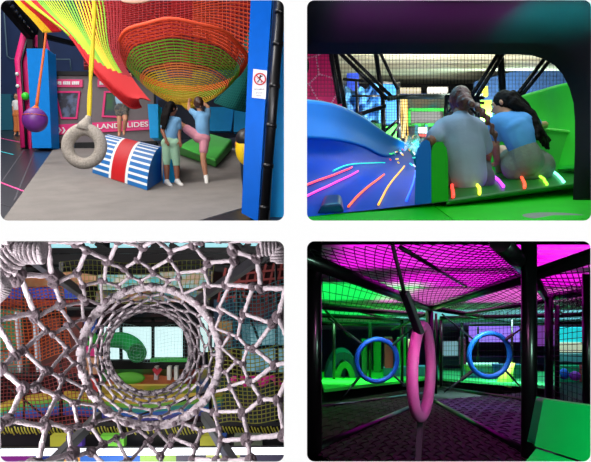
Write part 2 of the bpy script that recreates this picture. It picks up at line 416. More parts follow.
# grey back mats on the ground beside, blue padded blocks
def block(name, pts, h, m, label, cat, m2=None, group=None, bv=.03):
    mb = MB(); q = [G(*p) for p in pts]; mb.prism(q, (0, 0, h), 0, 1 if m2 else None)
    return tag(mb.build(name, [m, m2] if m2 else m, mods=[bevel(bv)]), label, cat, group)
def colm(name, xs, y0, y1, Y, d, m, label, cat, bv=.03):
    (a, b), (c, e) = xs
    return tag(MB().prism([P(a, y0, Y), P(b, y0, Y), P(e, y1, Y), P(c, y1, Y)], (0, d, 0)).build(name, m, mods=[bevel(bv)]), label, cat)
# left blue column and pink arch frame
colm('padded_post', ((26.5, 47.5), (32.3, 51.5)), 48.5, 148, 14.6, .5, BLUEP, 'blue padded column left of the grey slide front', 'column')
t = thing('gate_arch', 'pink and black arched gate frame behind the blue padded column', 'arch', P(20, 149, 15.2))
MB().tube([P(x, y, 15.25) for x, y in ((24.5, 148), (21.5, 95), (18.5, 60), (25.5, 32), (31, 29))], .10, 8).build('outer_post', PINK, t)
MB().prism([P(17.5, 60, 15.3), P(25, 33, 15.3), P(31, 29, 15.3), P(31, 149, 15.3), P(22.5, 149, 15.3)], (0, .12, 0)).build('side_panel', PINK, t)
MB().tube([P(x, y, 15.15) for x, y in ((26.5, 149), (23.3, 95), (21.3, 62), (28, 36))], .035, 6).build('trim_strip', STEEL, t)
MB().tube([P(x, y, 15.2) for x, y in ((36, 29), (44, 38), (49.5, 60), (51, 73))], .07, 8).build('inner_post', PINK, t)
MB().prism([P(34, 29, 15.2), P(39.5, 29, 15.2), P(39.5, 47, 15.2), P(34, 47, 15.2)], (0, .1, 0)).build('front_plate', PINK, t)
for (x, y) in ((17, 74), (17.6, 86), (24, 32)):
    MB().ell(P(x, y, 15.1), .045 if y > 40 else .07).build('knob', WHV, t, label='small white knob')
MB().cap(P(25.5, 96.3, 15.0), P(25.5, 96.3, 15.06), .1, .1).build('button', mat('lime', (60, 220, 50), .4), t, label='round green button')
# steel truss and posts top left
t = thing('steel_truss', 'black steel lattice truss under the yellow net', 'truss', P(36, 46, 14.8))
MB().bar(P(-3, -3, 14), P(32, 38, 15), .16).build('lower_chord', STEEL, t)
MB().bar(P(10, -6, 14), P(38, 33, 15), .12).build('upper_chord', STEEL, t)
lb = MB()
for k in range(8):
    a = k / 8; b = (k + .5) / 8; c = (k+1) / 8
    lo = lambda s: P(lerp(-3, 32, s), lerp(-3, 38, s), 14 + s); hi = lambda s: P(lerp(10, 38, s), lerp(-6, 33, s), 14 + s)
    lb.bar(lo(a), hi(b), .04); lb.bar(hi(b), lo(c), .04)
lb.build('lattice', STEEL, t)
MB().bar(P(31, 30, 15), P(31, 49, 15), .14).build('post', STEEL, t); MB().bar(P(41.5, 30, 15), P(41.5, 49, 15), .14).build('post', STEEL, t)
MB().bar(P(30, 33, 15.1), P(75, 44, 17), .12).build('cross_beam', STEEL, t)
t = tag(MB().tube([P(x, y, 23.7) for x, y in ((4, 10), (7, 56), (11, 59), (70, 59.5), (71, 70))], .03, 6).build('conduit', mat('conduit_grey', (80, 110, 130), .5)), 'thin grey conduit running along the navy back wall', 'conduit')
# low teal thing on the back wall, left
colm('wall_pad', ((-15, 11), (-15, 13)), 94, 130, 22.5, .4, mat('teal_vinyl', (12, 96, 120), .5), 'teal padded low wall at far left behind the standing person', 'wall pad')
# blue pads behind the climbers
colm('padded_post', ((147.5, 158), (150, 158.5)), 104, 138, 13.6, .4, SKYB, 'light blue padded post behind the girl in mint trousers', 'column')
colm('wall_pad', ((205, 234), (205, 231)), 107, 131, 16.5, .3, SKYB, 'light blue wall pad at the back, left of the two', 'wall pad')
colm('wall_pad', ((234.5, 247), (233.5, 247)), 104, 132, 16.2, .3, SKYB, 'light blue wall pad at the back beside the blue post', 'wall pad')
struct(MB().prism([P(158, 100, 17.2), P(256, 100, 17.2), P(256, 136, 17.2), P(158, 140, 17.2)], (0, .1, 0)), 'wall_low', mat('dark_wall', (26, 36, 58), .7))
# green wedge mat
q = [P(178, 146, 12.4), P(216, 160.5, 10.9), P(232, 139.5, 14.2), P(203, 131.5, 15.2)]
mb = MB(); lowq = [G(178, 154.5), G(216, 168), G(232.5, 150), G(203, 145)]
mb.hexa(lowq + q)
tag(mb.build('crash_mat', GREENV, mods=[bevel(.05, 3)]), 'thick green crash mat on the grey mat below the net bowl', 'mat')
# striped arch block
A, B, C_, D_ = G(92.5, 173), G(147, 190.5), G(161.5, 181), G(109, 165)
t = thing('soft_play_block', 'curved blue and white striped soft block with a red band', 'soft play block', (A + C_) / 2)
hgt = 0.60
def prof(s):    # front bottom -> top back
    a = s * PI / 2; return 1 - math.cos(a), math.sin(a)
def blk(u, s, off=0.0):
    base0, base1 = A.lerp(B, u), D_.lerp(C_, u); d, h = prof(s)
    return base0.lerp(base1, d * .92) + Vector((0, 0, h * (hgt - .05 * u) + .004)) + Vector((-.25, -.6, .7)).normalized() * off
NS = 9
def se(k): return (k // 2 + (.62 if k % 2 else 0)) / NS
body = MB()
for (ua, ub, mi, off) in ((0, .34, 0, 0), (.34, .385, 1, .004), (.385, .64, 2, .006), (.64, .685, 1, .004), (.685, 1, 0, 0)):
    if mi == 0:
        for k in range(NS * 2):
            stripe = k % 2 == 1
            body.grid(lambda a, b: blk(lerp(ua, ub, a), lerp(se(k), se(k+1), b)), 6, 2, 1 if stripe else 0)
    else: body.grid(lambda a, b: blk(lerp(ua, ub, a), b, off), 5, 24, mi)
STB = mat('stripe_blue', (22, 110, 182), .5, var=.05)
body.build('curved_face', [STB, WHV, REDV], t)
sd = MB()
for u in (0, 1):
    pts = [blk(u, k/16) for k in range(17)] + [D_.lerp(C_, u) + Vector((0, 0, .004))]
    sd.prism(pts, ((A - B).normalized() if u else (B - A).normalized()) * .02)
sd.prism([D_, C_, C_ + Vector((0, 0, hgt-.05)), D_ + Vector((0, 0, hgt))], (0, .01, 0))
sd.build('side_panel', mat('side_blue', (16, 104, 190), .5), t)
# blue block behind
mb = MB(); mb.prism([G(163, 183.5), G(178, 182), G(180, 170), G(166, 168)], (0, 0, .46))
tag(mb.build('soft_play_block', SKYB, mods=[bevel(.06, 3)]), 'plain light blue soft block against the striped curved block', 'soft play block')
# ------- right hand blue post with sign, black pipe, blue pad
YR = 6.5
t = thing('padded_post', 'tall royal blue padded post with a white no-climbing notice', 'post', P(250, 218, YR))
MB().prism([P(251.3, -14, YR), P(272.6, -14, YR), P(257.8, 222, YR), P(241.5, 213, YR)], (0, .35, 0)).build('pad', BLUED, t, mods=[bevel(.012, 3)])
sg = MB().prism([P(253.3, 68.8, YR-.012), P(267, 70.6, YR-.02), P(265.7, 99, YR-.02), P(251.8, 97.5, YR-.012)], (0, .008, 0)).build('notice', mat('paper_white', (228, 228, 236), .6), t)
RSG = mat('sign_red', (200, 30, 40), .5); ink = mat('ink', (30, 30, 36), .6)
cs = P(260, 79, YR-.03)
MB().tube(arc(cs, .060, 0, 2*PI, 28)[:-1], .0075, 6, closed=True, flat=.4).build('prohibition_ring', RSG, sg)
MB().bar(cs + Vector((-.042, -.002, .042)), cs + Vector((.042, -.002, -.042)), .011, .004, up=(0, 1, 0)).build('prohibition_bar', RSG, sg)
fg = MB(); fg.ell(cs + Vector((.004, .003, .036)), (.009, .003, .009)); fg.bar(cs + Vector((0, .003, .026)), cs + Vector((-.004, .003, -.006)), .017, .004, up=(0,1,0))
for a, b in (((0, .022), (.028, .034)), ((0, .02), (-.026, .008)), ((-.004, -.004), (.018, -.016)), ((.018, -.016), (.012, -.04)), ((-.004, -.004), (-.018, -.022)), ((-.018, -.022), (-.03, -.036))):
    fg.bar(cs + Vector((a[0], .003, a[1])), cs + Vector((b[0], .003, b[1])), .008, .004, up=(0, 1, 0))
fg.build('climbing_figure', ink, sg)
text('NO CLIMBING', .017, ink, sg, P(259.3, 89.3, YR-.022), .001)
text('USE THE STAIRS', .0105, ink, sg, P(259.0, 93, YR-.022), .001); text('THANK YOU', .0105, ink, sg, P(258.8, 95.8, YR-.022), .001)
t = thing('steel_pole', 'black steel pole with clamps beside the blue padded post', 'pole', P(262, 219, 6.4))
MB().tube([P(282.5, -16, 6.4), P(263.5, 222, 6.4)], .052, 14).build('pole', STEEL, t)
for y in (12, 44, 86, 126, 166, 208):
    s_ = (y + 16) / 238; c = P(lerp(282.5, 263.5, s_), y, 6.4); d = Vector((-.08, 0, -1)).normalized()
    MB().tube([c - d * .022, c + d * .022], .06, 14).build('clamp', STEEL, t)
t_ = tag(MB().prism([P(281.5, -16, 6.9), P(294, -16, 6.9), P(294, 222, 6.9), P(268.5, 222, 6.9)], (0, .25, 0)).build('wall_pad', SKYB, mods=[bevel(.04, 3)]), 'bright sky blue wall pad at the right edge behind the black pole', 'wall pad')
tag(MB().prism([P(281, -16, 6.75), P(283.5, -16, 6.75), P(269.5, 222, 6.75), P(267, 222, 6.75)], (0, .03, 0)).build('steel_strip', mat('zinc', (130, 134, 140), .4, metal=.6)), 'thin zinc strip between the black pole and the sky blue pad', 'trim')
# ------- hanging things
YEL = mat('yellow_strap', (236, 204, 20), .55, bump=.3, bscale=50)
RING = mat('speckled_foam', (172, 162, 152), .8, var=.25, vscale=60, bump=.4, bscale=120)
t = thing('swing_ring', 'teardrop speckled grey ring swing hanging on a yellow strap', 'swing', P(85, 170, 6.4))
cr = P(84.3, 146.5, 6.4); R0 = .178
pts = []; rr = []
for k in range(48):
    a = 2 * PI * k / 48 + PI / 2
    top = max(0.0, math.cos(a - PI/2)) ** 4
    pts.append(cr + Vector((math.cos(a) * R0 * (1 - .10*top), 0, math.sin(a) * R0 * (1.02 + .02*top)))); rr.append(.065 + .004 * math.sin(a))
MB().tube(pts, rr, 16, closed=True).build('ring', RING, t)
MB().tube([P(84.6, 130, 6.4), P(86, 124, 6.4), P(88, 119, 6.4), P(88.8, 116, 6.4)], [.10, .07, .038, .03], 14).build('ring_neck', RING, t)
sp = MB(); 
for k in range(2):
    sp.tube(smooth_path([P(88.6 + k*.9, 118, 6.4), P(89.0 + k*1.6, 95, 6.4), P(92.5 - k*1.8, 62, 6.4), P(93.5 + k*1.2, 20, 6.4), P(94 + k*.6, -14, 6.4)], 24), .017, 8)
sp.build('strap', YEL, t)
ORG = mat('orange_cone', (222, 106, 40), .5)
t = thing('swing_ball', 'purple hanging ball with orange cap and orange strap', 'swing', P(35, 132, 12))
MB().ell(P(35, 120, 12), .245, nu=24, nv=16).build('ball', mat('purple_ball', (112, 46, 138), .4, var=.1), t)
MB().tube([P(35, 116.5, 12), P(35, 113.5, 12), P(35.3, 110.5, 12), P(36.5, 106, 12)], [.242, .2, .11, .04], 18).build('cap', ORG, t)
MB().tube(smooth_path([P(36.5, 107, 12), P(40, 80, 12), P(43.5, 55, 12), P(46.5, 28, 12)], 10), [.035, .035, .03, .028, .026, .025, .025, .025, .024, .024, .024], 8).build('strap', ORG, t)
t = thing('swing_ball', 'yellow and black hanging ball partly hidden behind the blue post', 'swing', P(247, 166, 9))
MB().ell(P(246.5, 147.5, 9), (.17, .17, .27), nu=24, nv=16).build('ball', mat('yellow_ball', (240, 200, 20), .4), t)
MB().ell(P(245.5, 139, 8.97), (.15, .165, .16), nu=20, nv=12).build('cap', mat('ball_black', (22, 20, 26), .4), t)
MB().tube([P(239.5, 137, 8.95), P(237, 144, 8.95), P(237.5, 152, 8.95)], [.03, .035, .02], 8).build('rim', mat('ball_brown', (176, 110, 50), .5), t)
MB().tube([P(248, 133, 9), P(253, 120, 9), P(257, -14, 9)], .02, 8).build('strap', YEL, t)

# ------- crocheted nets
NR = mat('net_red', (190, 20, 28), .7); NO = mat('net_orange_red', (226, 74, 36), .7); NG = mat('net_green', (118, 176, 40), .7)
NY = mat('net_yellow', (228, 190, 36), .7); NX = mat('net_orange', (232, 140, 60), .7); NT = mat('net_teal', (22, 128, 122), .7)
NDR = mat('net_dark_red', (150, 22, 36), .7); NLM = mat('net_lime', (160, 186, 26), .7)
cb = P(183, 57, 9.9)
def bowl(u, v):
    a = 2 * PI * u; r = (1 - v) ** .52; R_ = 1.04 * (.06 + .94 * r)
    z = -v * .76; wob = 1 + .012 * math.cos(8 * a) * (1 - v)
    x = math.cos(a) * R_ * wob; y = math.sin(a) * R_ * wob * .95
    return cb + Vector((x + .05 * v, y, z - y * .27 * (1 - v) ** .5 + .008 * math.cos(8 * a) * (1-v)))
def bm(u, v): return 0 if v < .25 else (1 if v < .52 else (2 if .52 <= v < .60 or (v < .72 and 0.7 < u < .8) else 3))
t = thing('climbing_net', 'round hanging bowl net with red rim, green band and yellow bottom', 'climbing net', cb)
mb = MB(); net_sheet(mb, lambda u, v: bowl(u, 1 - (1-v)**1.5), 44, 34, .0128, .0032, lambda u, v: bm(u, 1 - (1-v)**1.5), closed=True, su=2); mb.build('net', [NO, NG, NX, NY], t)
MB().tube([bowl(k/64, 0) for k in range(64)], .03, 8, closed=True).build('rim', NO, t)
MB().tube([bowl(0, 1) + Vector((-.12, 0, .02)), bowl(0, 1) + Vector((-.05, 0, -.06)), bowl(0, 1) + Vector((.1, 0, -.03))], .05, 8).build('bottom_knot', NY, t)
# left funnel
Lc = [P(10, -14, 9.2), P(30, 4, 9.0), P(50, 19, 8.8), P(71, 37, 8.6), P(95, 72, 8.4), P(116, 95, 8.4), P(131, 107, 8.5), P(141, 106.5, 8.6)]
Rc = [P(118, -14, 9.8), P(120, 12, 9.7), P(119, 34, 9.5), P(119, 52, 9.3), P(124, 66, 9.1), P(133, 80, 8.95), P(142, 92, 8.8), P(150, 101, 8.7)]
def fun(u, v):
    a, b = poly_at(Lc, v), poly_at(Rc, v); p = a.lerp(b, u); bulge = math.sin(PI * u)
    return p + Vector((0, -.35 * bulge, -.16 * bulge * (1 - v)))
def fm_(u, v):
    e = v + .35 * u
    if v > .66 or (v > .42 and u < .10 + (v-.42)*3.4): return 0
    if u < .09: return 2
    if u < .16: return 0
    if u < .26: return 1
    if u < .42: return 3
    return [2, 3, 1, 2][int(u * 12) % 4] if v < .62 and u < .85 else 4
t = thing('climbing_net', 'long yellow and lime funnel net tapering down to a red tip', 'climbing net', Lc[5])
def fun2(u, v): return fun(v, u)     # cords run down the length
mb = MB(); net_sheet(mb, fun2, 44, 33, .0112, .003, lambda u, v: fm_(v, u), su=1); mb.build('net', [NR, NG, NY, NLM, NDR], t)
mb = MB(); mb.grid(lambda u, v: fun(lerp(.02, .95, u), lerp(.45 + .24 * u, 1, v)) + Vector((0, .03, 0)), 12, 16); mb.build('red_lining', NR, t, mods=[solid(.01)])
sp_ = smooth_path(Lc, 40)
MB().tube(sp_[:18], .02, 8).build('edge_cord', NLM, t); MB().tube(sp_[17:], .022, 8).build('edge_cord', NR, t, label='red edge cord')
def strip(u, v): return poly_at([P(4, -14, 9.6), P(16, 2, 9.5), P(30, 17, 9.4), P(43, 32, 9.3)], v).lerp(poly_at([P(10, -14, 9.5), P(30, 4, 9.4), P(48, 18, 9.3), P(61, 31, 9.2)], v), u)
mb = MB(); net_sheet(mb, strip, 10, 40, .013, .016, lambda u, v: 2 if u < .45 else 0, su=1); mb.build('side_strip', [NR, NG, NY, NLM], t)
# overhead red
def roofnet(u, v):
    x = lerp(88, 256, u); s_ = .4 * math.sin(PI * u) * math.sin(PI * v)
    yb = 60 - 24 * math.sin(PI * min(1, max(0, u))) ; y = lerp(-26 + 16 * math.sin(5 * u), yb, v) + 3 * math.sin(11 * u + 4 * v); Y = lerp(12.6, 10.9, v)
    return P(x, y, Y) + Vector((0, 0, -.12 * math.sin(PI * 3 * u) * (1 - v) - s_*.2))
def rm(u, v):
    if u > .62 and .3 < v: return 1
    if u > .75: return 2
    return 0
t = thing('climbing_net', 'dark red overhead net layer above the bowl', 'climbing net', P(170, 0, 11.5))
mb = MB(); net_sheet(mb, roofnet, 40, 24, .016, .004, rm, su=1); mb.build('net', [NR, NO, NX], t)
def roof2(u, v):
    x = lerp(84, 260, u); y = lerp(-30, 66, v); return P(x, y, 13.6 - v) + Vector((0, 0, .25 * math.sin(9 * u) * (1 - v)))
t = thing('climbing_net', 'crimson upper net layer seen through the lower red net', 'climbing net', P(170, -10, 13))
mb = MB(); net_sheet(mb, roof2, 40, 30, .020, .006, lambda u, v: 0 if (u * 5 + v * 3) % 2 < 1.2 else 1, su=1); mb.build('net', [NDR, NR], t)
MB().grid(lambda u, v: P(lerp(84, 260, u), lerp(-30, 70, v), 15.0), 8, 8).build('liner', mat('liner_maroon', (96, 20, 34), .9), t, mods=[solid(.02)])
# pale round hatch in the red net
hc = P(136.5, -1, 11.0)
t = thing('net_hatch', 'pale round crocheted hatch in the overhead red net', 'net hatch', hc)
MB().tube(arc(hc, .27, 0, 2*PI, 30, v=(0, .55, .45))[:-1], .022, 8, closed=True).build('ring', mat('hatch_pale', (196, 150, 130), .8), t)
hb = MB()
for k in range(9):
    q = -0.24 + .06 * k; w_ = math.sqrt(max(0, .27**2 - q*q)); hb.tube([hc + Vector((-w_, q*.55, q*.45)), hc + Vector((w_, q*.55, q*.45))], .013, 5)
hb.build('webbing', mat('hatch_pale', (196, 150, 130), .8), t)
# teal
def teal(u, v):
    a = [P(258, 14, 12.2), P(243, 44, 12), P(232, 78, 11.8), P(214, 102, 11.6)]; b = [P(262, 10, 12.6), P(262, 50, 12.6), P(262, 80, 12.4), P(252, 112, 12.2)]
    return poly_at(a, v).lerp(poly_at(b, v), u) + Vector((0, -.4 * math.sin(PI*u), -.1*math.sin(PI*u)))
t = thing('climbing_net', 'teal net funnel hanging behind the bowl near the blue post', 'climbing net', P(240, 100, 12))
mb = MB(); net_sheet(mb, lambda u, v: teal(v, u), 36, 18, .013, .007, lambda u, v: 0, su=1); mb.build('net', [NT], t)
MB().grid(lambda u, v: teal(u, v) + Vector((0, .12, 0)), 10, 10).build('lining', mat('teal_lining', (14, 92, 96), .8), t, mods=[solid(.012)])

# ------- people of bay 1
TEE = mat('blue_tee', (112, 164, 206), .8, var=.08, vscale=10, bump=.3, bscale=25)
MINT = mat('mint_cotton', (150, 190, 160), .8, var=.06); PNK = mat('pink_cotton', (214, 142, 158), .8, var=.08)
SOCK = mat('white_sock', (225, 222, 218), .8); HAIRB = mat('black_hair', (14, 9, 10), .7, spec=.12, var=.3, vscale=30, bump=.8, bscale=40)
HAIRN = mat('brown_hair', (62, 34, 26), .45, var=.3, vscale=30, bump=.8, bscale=40)
def J1(Y, d): return {k: P(v[0], v[1], Y + (v[2] if len(v) > 2 else 0)) for k, v in d.items()}
def longhair(c, h, f, up, rt, s):
    for k in range(9):
        q = (k - 4) / 4
        a = h - f*.05*s + rt*q*.055*s + up*.03*s; b = h - f*.10*s + rt*q*.07*s - up*.14*s; e = h - f*.115*s + rt*(q*.075)*s - up*(.30 + .03*math.cos(k*2))*s
        c.cap(a, b, .035*s, .036*s, 8); c.cap(b, e, .036*s, .018*s, 8)
figure('girl with long black hair, blue tee and mint trousers standing beside the striped block', J1(9.25, {
    'head': (171.5, 108.5), 'neck': (171, 116.5), 'chest': (172.5, 124), 'waist': (171.5, 134), 'pelvis': (170.5, 141.5),
    'shl': (165, 120.5, .02), 'ell': (162.5, 131, -.05), 'wrl': (166, 140, -.12), 'hdl': (168, 144, -.14),
    'shr': (178, 120.5, .0), 'elr': (178.8, 131.5, .0), 'wrr': (180, 141, -.08), 'hdr': (180.5, 146, -.1),
    'hpl': (167.3, 143.5), 'knl': (166.5, 161, .0), 'anl': (166.8, 182), 'tol': (170.5, 185.2, -.12),
    'hpr': (174.5, 143.5), 'knr': (176.3, 162, .02), 'anr': (177.3, 181.5, .02), 'tor': (181.5, 185, -.06)}),
    face=(.75, .65, -.05), s=1.02, shirt=TEE, bottoms=MINT, leglen=1.12, shoe=SOCK, hair=HAIRB, hairfn=longhair, sleeve=.62, skin=SKIN_DARK, loose=.92, shirt_low=.7)
def bun(c, h, f, up, rt, s):
    c.ell(h - f*.085*s - up*.0*s, (.04*s, .045*s, .045*s)); c.cap(h - f*.06*s, h - f*.1*s - up*.07*s, .035*s, .02*s)
figure('girl in blue tee and pink shorts raising one knee to climb into the net bowl', J1(9.5, {
    'head': (198.5, 103.5, -.02), 'neck': (200, 111.5), 'chest': (202, 118.5), 'waist': (203.5, 128), 'pelvis': (203, 136.5),
    'shl': (194.8, 114, .0), 'ell': (189, 109, .1), 'wrl': (189, 101.5, .2), 'hdl': (190, 97, .22),
    'shr': (207.5, 115.5, .02), 'elr': (208, 107, .12), 'wrr': (201, 101, .25), 'hdr': (197.5, 98, .28),
    'hpl': (198.5, 137), 'knl': (179.5, 124, -.02), 'anl': (176.5, 143, .1), 'tol': (172.5, 145, .12),
    'hpr': (204.5, 138.5), 'knr': (203, 158, -.03), 'anr': (206, 177, .02), 'tor': (206.8, 183, -.08)}),
    face=(-.35, .9, .05), s=1.0, shirt=TEE, bottoms=PNK, leglen=.62, shoe=SOCK, hair=HAIRN, hairfn=bun, sleeve=.55, loose=.97, shirt_low=.75)
figure('child in pale tee and striped shorts climbing up behind the red net tip', J1(11.9, {
    'head': (123, 80), 'neck': (123, 87), 'chest': (122, 93), 'waist': (121.5, 102), 'pelvis': (121.5, 108),
    'shl': (116.5, 90), 'ell': (114, 84), 'wrl': (114, 77, .1), 'hdl': (114.5, 74, .1), 'shr': (128, 90), 'elr': (131, 84), 'wrr': (130, 77, .1), 'hdr': (130, 74, .1),
    'hpl': (119, 109), 'knl': (119.5, 121, -.03), 'anl': (119.3, 133.5), 'tol': (119, 136, -.08),
    'hpr': (124.5, 109), 'knr': (125.5, 120, -.08), 'anr': (123.8, 131.5, .02), 'tor': (124, 134.5, -.08)}),
    face=(0, 1, 0), s=.98, shirt=mat('pale_tee', (150, 186, 212), .8), bottoms=mat('dark_shorts', (112, 104, 92), .8, c2=(60, 62, 66), vscale=16), leglen=.45, hair=HAIRN, voxel=.009)
figure('adult in white top and orange trousers standing at the far left wall', J1(19.8, {
    'head': (16.3, 96.5), 'neck': (16.5, 100.2), 'chest': (16.5, 104), 'waist': (16.7, 109.5), 'pelvis': (17, 114),
    'shl': (14, 102), 'ell': (13, 108), 'wrl': (13.4, 113.3, -.05), 'hdl': (13.6, 116), 'shr': (19, 102), 'elr': (20.2, 108), 'wrr': (20, 113.5, -.05), 'hdr': (20, 116),
    'hpl': (15.8, 115), 'knl': (16, 124), 'anl': (15.3, 133.3), 'tol': (14.4, 135, -.1), 'hpr': (18.3, 115), 'knr': (18.8, 124), 'anr': (19.6, 133), 'tor': (19.2, 135, -.1)}),
    face=(.3, -1, 0), s=1.1, shirt=WHV, bottoms=mat('orange_cloth', (206, 118, 60), .8), leglen=1.75, hair=HAIRN, voxel=.012, loose=.85)
# unseen fill lights added to brighten bay 1
area('ceiling_lamp', (-4, 6.5, 6.0), (-3.6, 9, .8), 3.0, 320, (1, .97, .93))
area('ceiling_lamp', (-2.6, 3.2, 2.6), (-2.4, 9.5, 1.2), 1.6, 80, (1, .98, .96))
area('ceiling_lamp', (-6, 5.0, 4.2), (-6, 15, 2.2), 2.0, 210, (1, .98, .96))
area('ceiling_lamp', (-.6, 3.5, 1.55), (-.25, 6.6, 1.0), .6, 42, (1, .98, .96))
area('ceiling_lamp', (-8, 12, 9), (-6, 15, 2.5), 4.0, 330, (1, .98, .96))
# ================================================================ bay 2: top of the slides seen from inside a tunnel
def px(p): return (CX + F * p[0] / p[1], CY - F * p[2] / p[1])
def patch(rows):
    R_ = [[P(*q) for q in r] for r in rows]
    def f(u, v):
        return poly_at([poly_at(r, u) for r in R_], v)
    return f
_pc = {}
def on_patch(f, x, y, n=70):
    if id(f) not in _pc: _pc[id(f)] = [(px(p), p) for p in (f(i/n, j/n) for i in range(n+1) for j in range(n+1))]
    L = sorted(_pc[id(f)], key=lambda t: (t[0][0]-x)**2 + (t[0][1]-y)**2)[:3]
    return sum((p for q, p in L), Vector()) / 3
SB = mat('slide_blue', (0, 74, 206), .38, spec=.04, var=.04); SBL = mat('slide_sky_blue', (0, 122, 220), .5, spec=.08)
SG = mat('slide_green', (58, 200, 50), .45, spec=.2, var=.03); SGD = mat('pad_green', (4, 176, 10), .6, spec=.1, var=.05, bump=.15, bscale=10)
# tunnel
TUN = mat('tunnel_plastic', (24, 18, 32), .85, spec=.12, var=.1, vscale=2)
outl = [(296.6, 50)] + [(x, 50 + .6 * ((x-300)/230)**2 + (0 if x < 500 else 0)) for x in range(320, 521, 25)] + [(533, 51.5), (546, 55.5), (557, 62), (566, 72), (573, 86), (577.5, 102), (579, 120), (579, 150), (577, 200)]
O = [P(x, y, 2.9) for x, y in outl]
mb = MB(); n_ = len(O); ys = [2.9, 2.7, 2.5, 2.3, 2.1, 1.9, 1.7]
mb.add([Vector((p.x, y, p.z)) for y in ys for p in O], [(j*n_+i, j*n_+i+1, (j+1)*n_+i+1, (j+1)*n_+i) for j in range(len(ys)-1) for i in range(n_-1)], 0, True)
t = thing('crawl_tunnel', 'dark purple and teal moulded tunnel mouth framing the slide top', 'tunnel', P(440, 40, 2.9))
mb.build('shell', TUN, t, mods=[solid(.02, 1)])
fl = MB(); OO = [p + Vector((0 if i == 0 else (.5 if p.x > 1.1 else 0), 0, .35 if i < 14 else 0)) for i, p in enumerate(O)]
for i in range(n_-1): fl.add([O[i], O[i+1], OO[i+1], OO[i]], [(0, 1, 2, 3)])
fl.build('flange', TUN, t, mods=[solid(.03, 0)])
MB().tube([p + Vector((0, .0, .004)) for p in O], .014, 10).build('rim', mat('tunnel_rim', (40, 34, 58), .3), t)
mb = MB()
for Yq in (2.33,): mb.tube([Vector((p.x - (.006 if p.x > 1.2 else 0), Yq + (.12 if i > 8 else .02*i), p.z - .006)) for i, p in enumerate(O)], .006, 6)
mb.build('seam', mat('seam_dark', (14, 16, 24), .5), t)
# green sill pad
edge = [(296.8, 218), (430, 204), (480, 197), (530, 190.5), (596, 182)]
def g2(x, y): return P(x, y, 342 / (y - 100))
def pad(xs, m, name, label):
    a = [g2(x, y) for x, y in xs]; b = [Vector((p.x * 1.0, 2.0, (CY - 100) / F * 2.0 - .57)) for p in a]
    b = [Vector((p.x, 2.68, .02)) for p in a]
    mb = MB(); mb.prism(a + b[::-1], (0, 0, -.02)); return tag(mb.build(name, m, mods=[bevel(.004)]), label, 'floor pad')
pad([(296.8, 218), (350, 212.4), (390, 208.2), (431, 204)], SGD, 'floor_pad', 'bright green vinyl pad in front of the blue slide lane')
pad([(432, 203.9), (480, 197), (530, 190.5), (596, 182)], mat('pad_green_b', (14, 190, 12), .6, spec=.1, var=.05, bump=.15, bscale=10), 'floor_pad', 'bright green vinyl pad in front of the two seated girls')
dm = MB(); c0 = g2(556, 217)
dm.prism([c0 + Vector((math.cos(a) * .16, math.sin(a) * .10, math.sin(a) * .10 * .218 + .002)) for a in [2*PI*k/28 for k in range(28)] if True], (0, 0, .002))
tag(dm.build('floor_disc', mat('grey_print', (118, 124, 116), .6)), 'grey round patch on the green pad at the lower right', 'floor patch')
struct(MB().prism([P(296.9, 222, 2.68), P(600, 222, 2.68), P(600, 222, 27) , P(296.9, 222, 27)][:4], (0, 0, -.004)), 'floor', DARKS)
# blue lane
wing_rows = [[(300,101,4.2),(335,106,5),(362,118,6),(385,134,7),(403,143,8)], [(300,122,4.1),(335,125,4.9),(360,134,5.9),(385,146,7),(403,147,8)], [(300,139,3.9),(335,141,4.6),(362,147,5.6),(385,157,6.6),(404,151,7.8)]]
chan_rows = [wing_rows[2], [(300,156,3.9),(330,157,4.5),(358,158,5.2),(385,160,6.2),(409,152,7.4)], [(300,172,3.6),(330,176,3.9),(356,176,4.5),(386,168,5.3),(413,158,6.6)], [(300,196,3.25),(326,200,3.35),(352,192,3.7),(386,186,4.2),(416,176,5.0)], [(300,217.6,2.93),(340,213,3.0),(370,210,3.06),(400,206.5,3.12),(420,204.5,3.16)]]
wing = patch(wing_rows); chan = patch(chan_rows)
t = thing('slide_lane', 'glossy blue slide lane with curved side wing and light strips', 'slide', P(360, 200, 3.3))
MB().grid(wing, 24, 10).build('side_wing', SBL, t, mods=[solid(.02, -1)])
MB().grid(chan, 50, 50).build('chute', SB, t)
MB().tube([wing(k/24, 0) for k in range(25)], .018, 8).build('wing_rim', mat('rim_teal', (20, 150, 200), .3), t)
def led(name, pts, c, r=.0062, e=1.5, parent=None, surf=chan, off=.016, label=None):
    sp_ = smooth_path([Vector((x, y, 0)) for x, y in pts], 12)
    q = [on_patch(surf, p.x, p.y) + Vector((0, -.5, .8)) * off for p in sp_]
    q = [q[0]] + [(q[i-1] + q[i] * 2 + q[i+1]) / 4 for i in range(1, 12)] + [q[-1]]
    MB().tube(smooth_path(q, 16), r, 6).build('light_strip', mat('led_' + name, c, .4, emis=e), parent, label=label)
led('red', [(303, 188), (330, 178), (352, 169)], (255, 70, 90), parent=t, label='red light strip')
led('pink', [(303, 200), (330, 187), (358, 173)], (255, 60, 170), parent=t, label='pink light strip')
led('orange', [(348, 209), (362, 194), (384, 176)], (255, 96, 30), parent=t, label='orange light strip')
led('amber', [(378, 207), (388, 188), (404, 168)], (236, 170, 40), e=1.6, parent=t, label='amber light strip')
led('blue', [(406, 203), (412, 188), (416, 172)], (40, 110, 255), parent=t, label='blue light strip')
led('teal', [(333, 173), (350, 166), (385, 164)], (30, 220, 190), r=.005, e=1.2, parent=t, label='teal light strip')
mb = MB(); mb.hexa([P(316, 216, 3.0), P(345, 212.5, 3.0), P(343, 200, 3.3), P(322, 203, 3.3), P(322, 205, 2.98), P(340, 203, 2.98), P(340, 194, 3.28), P(325, 195, 3.28)])
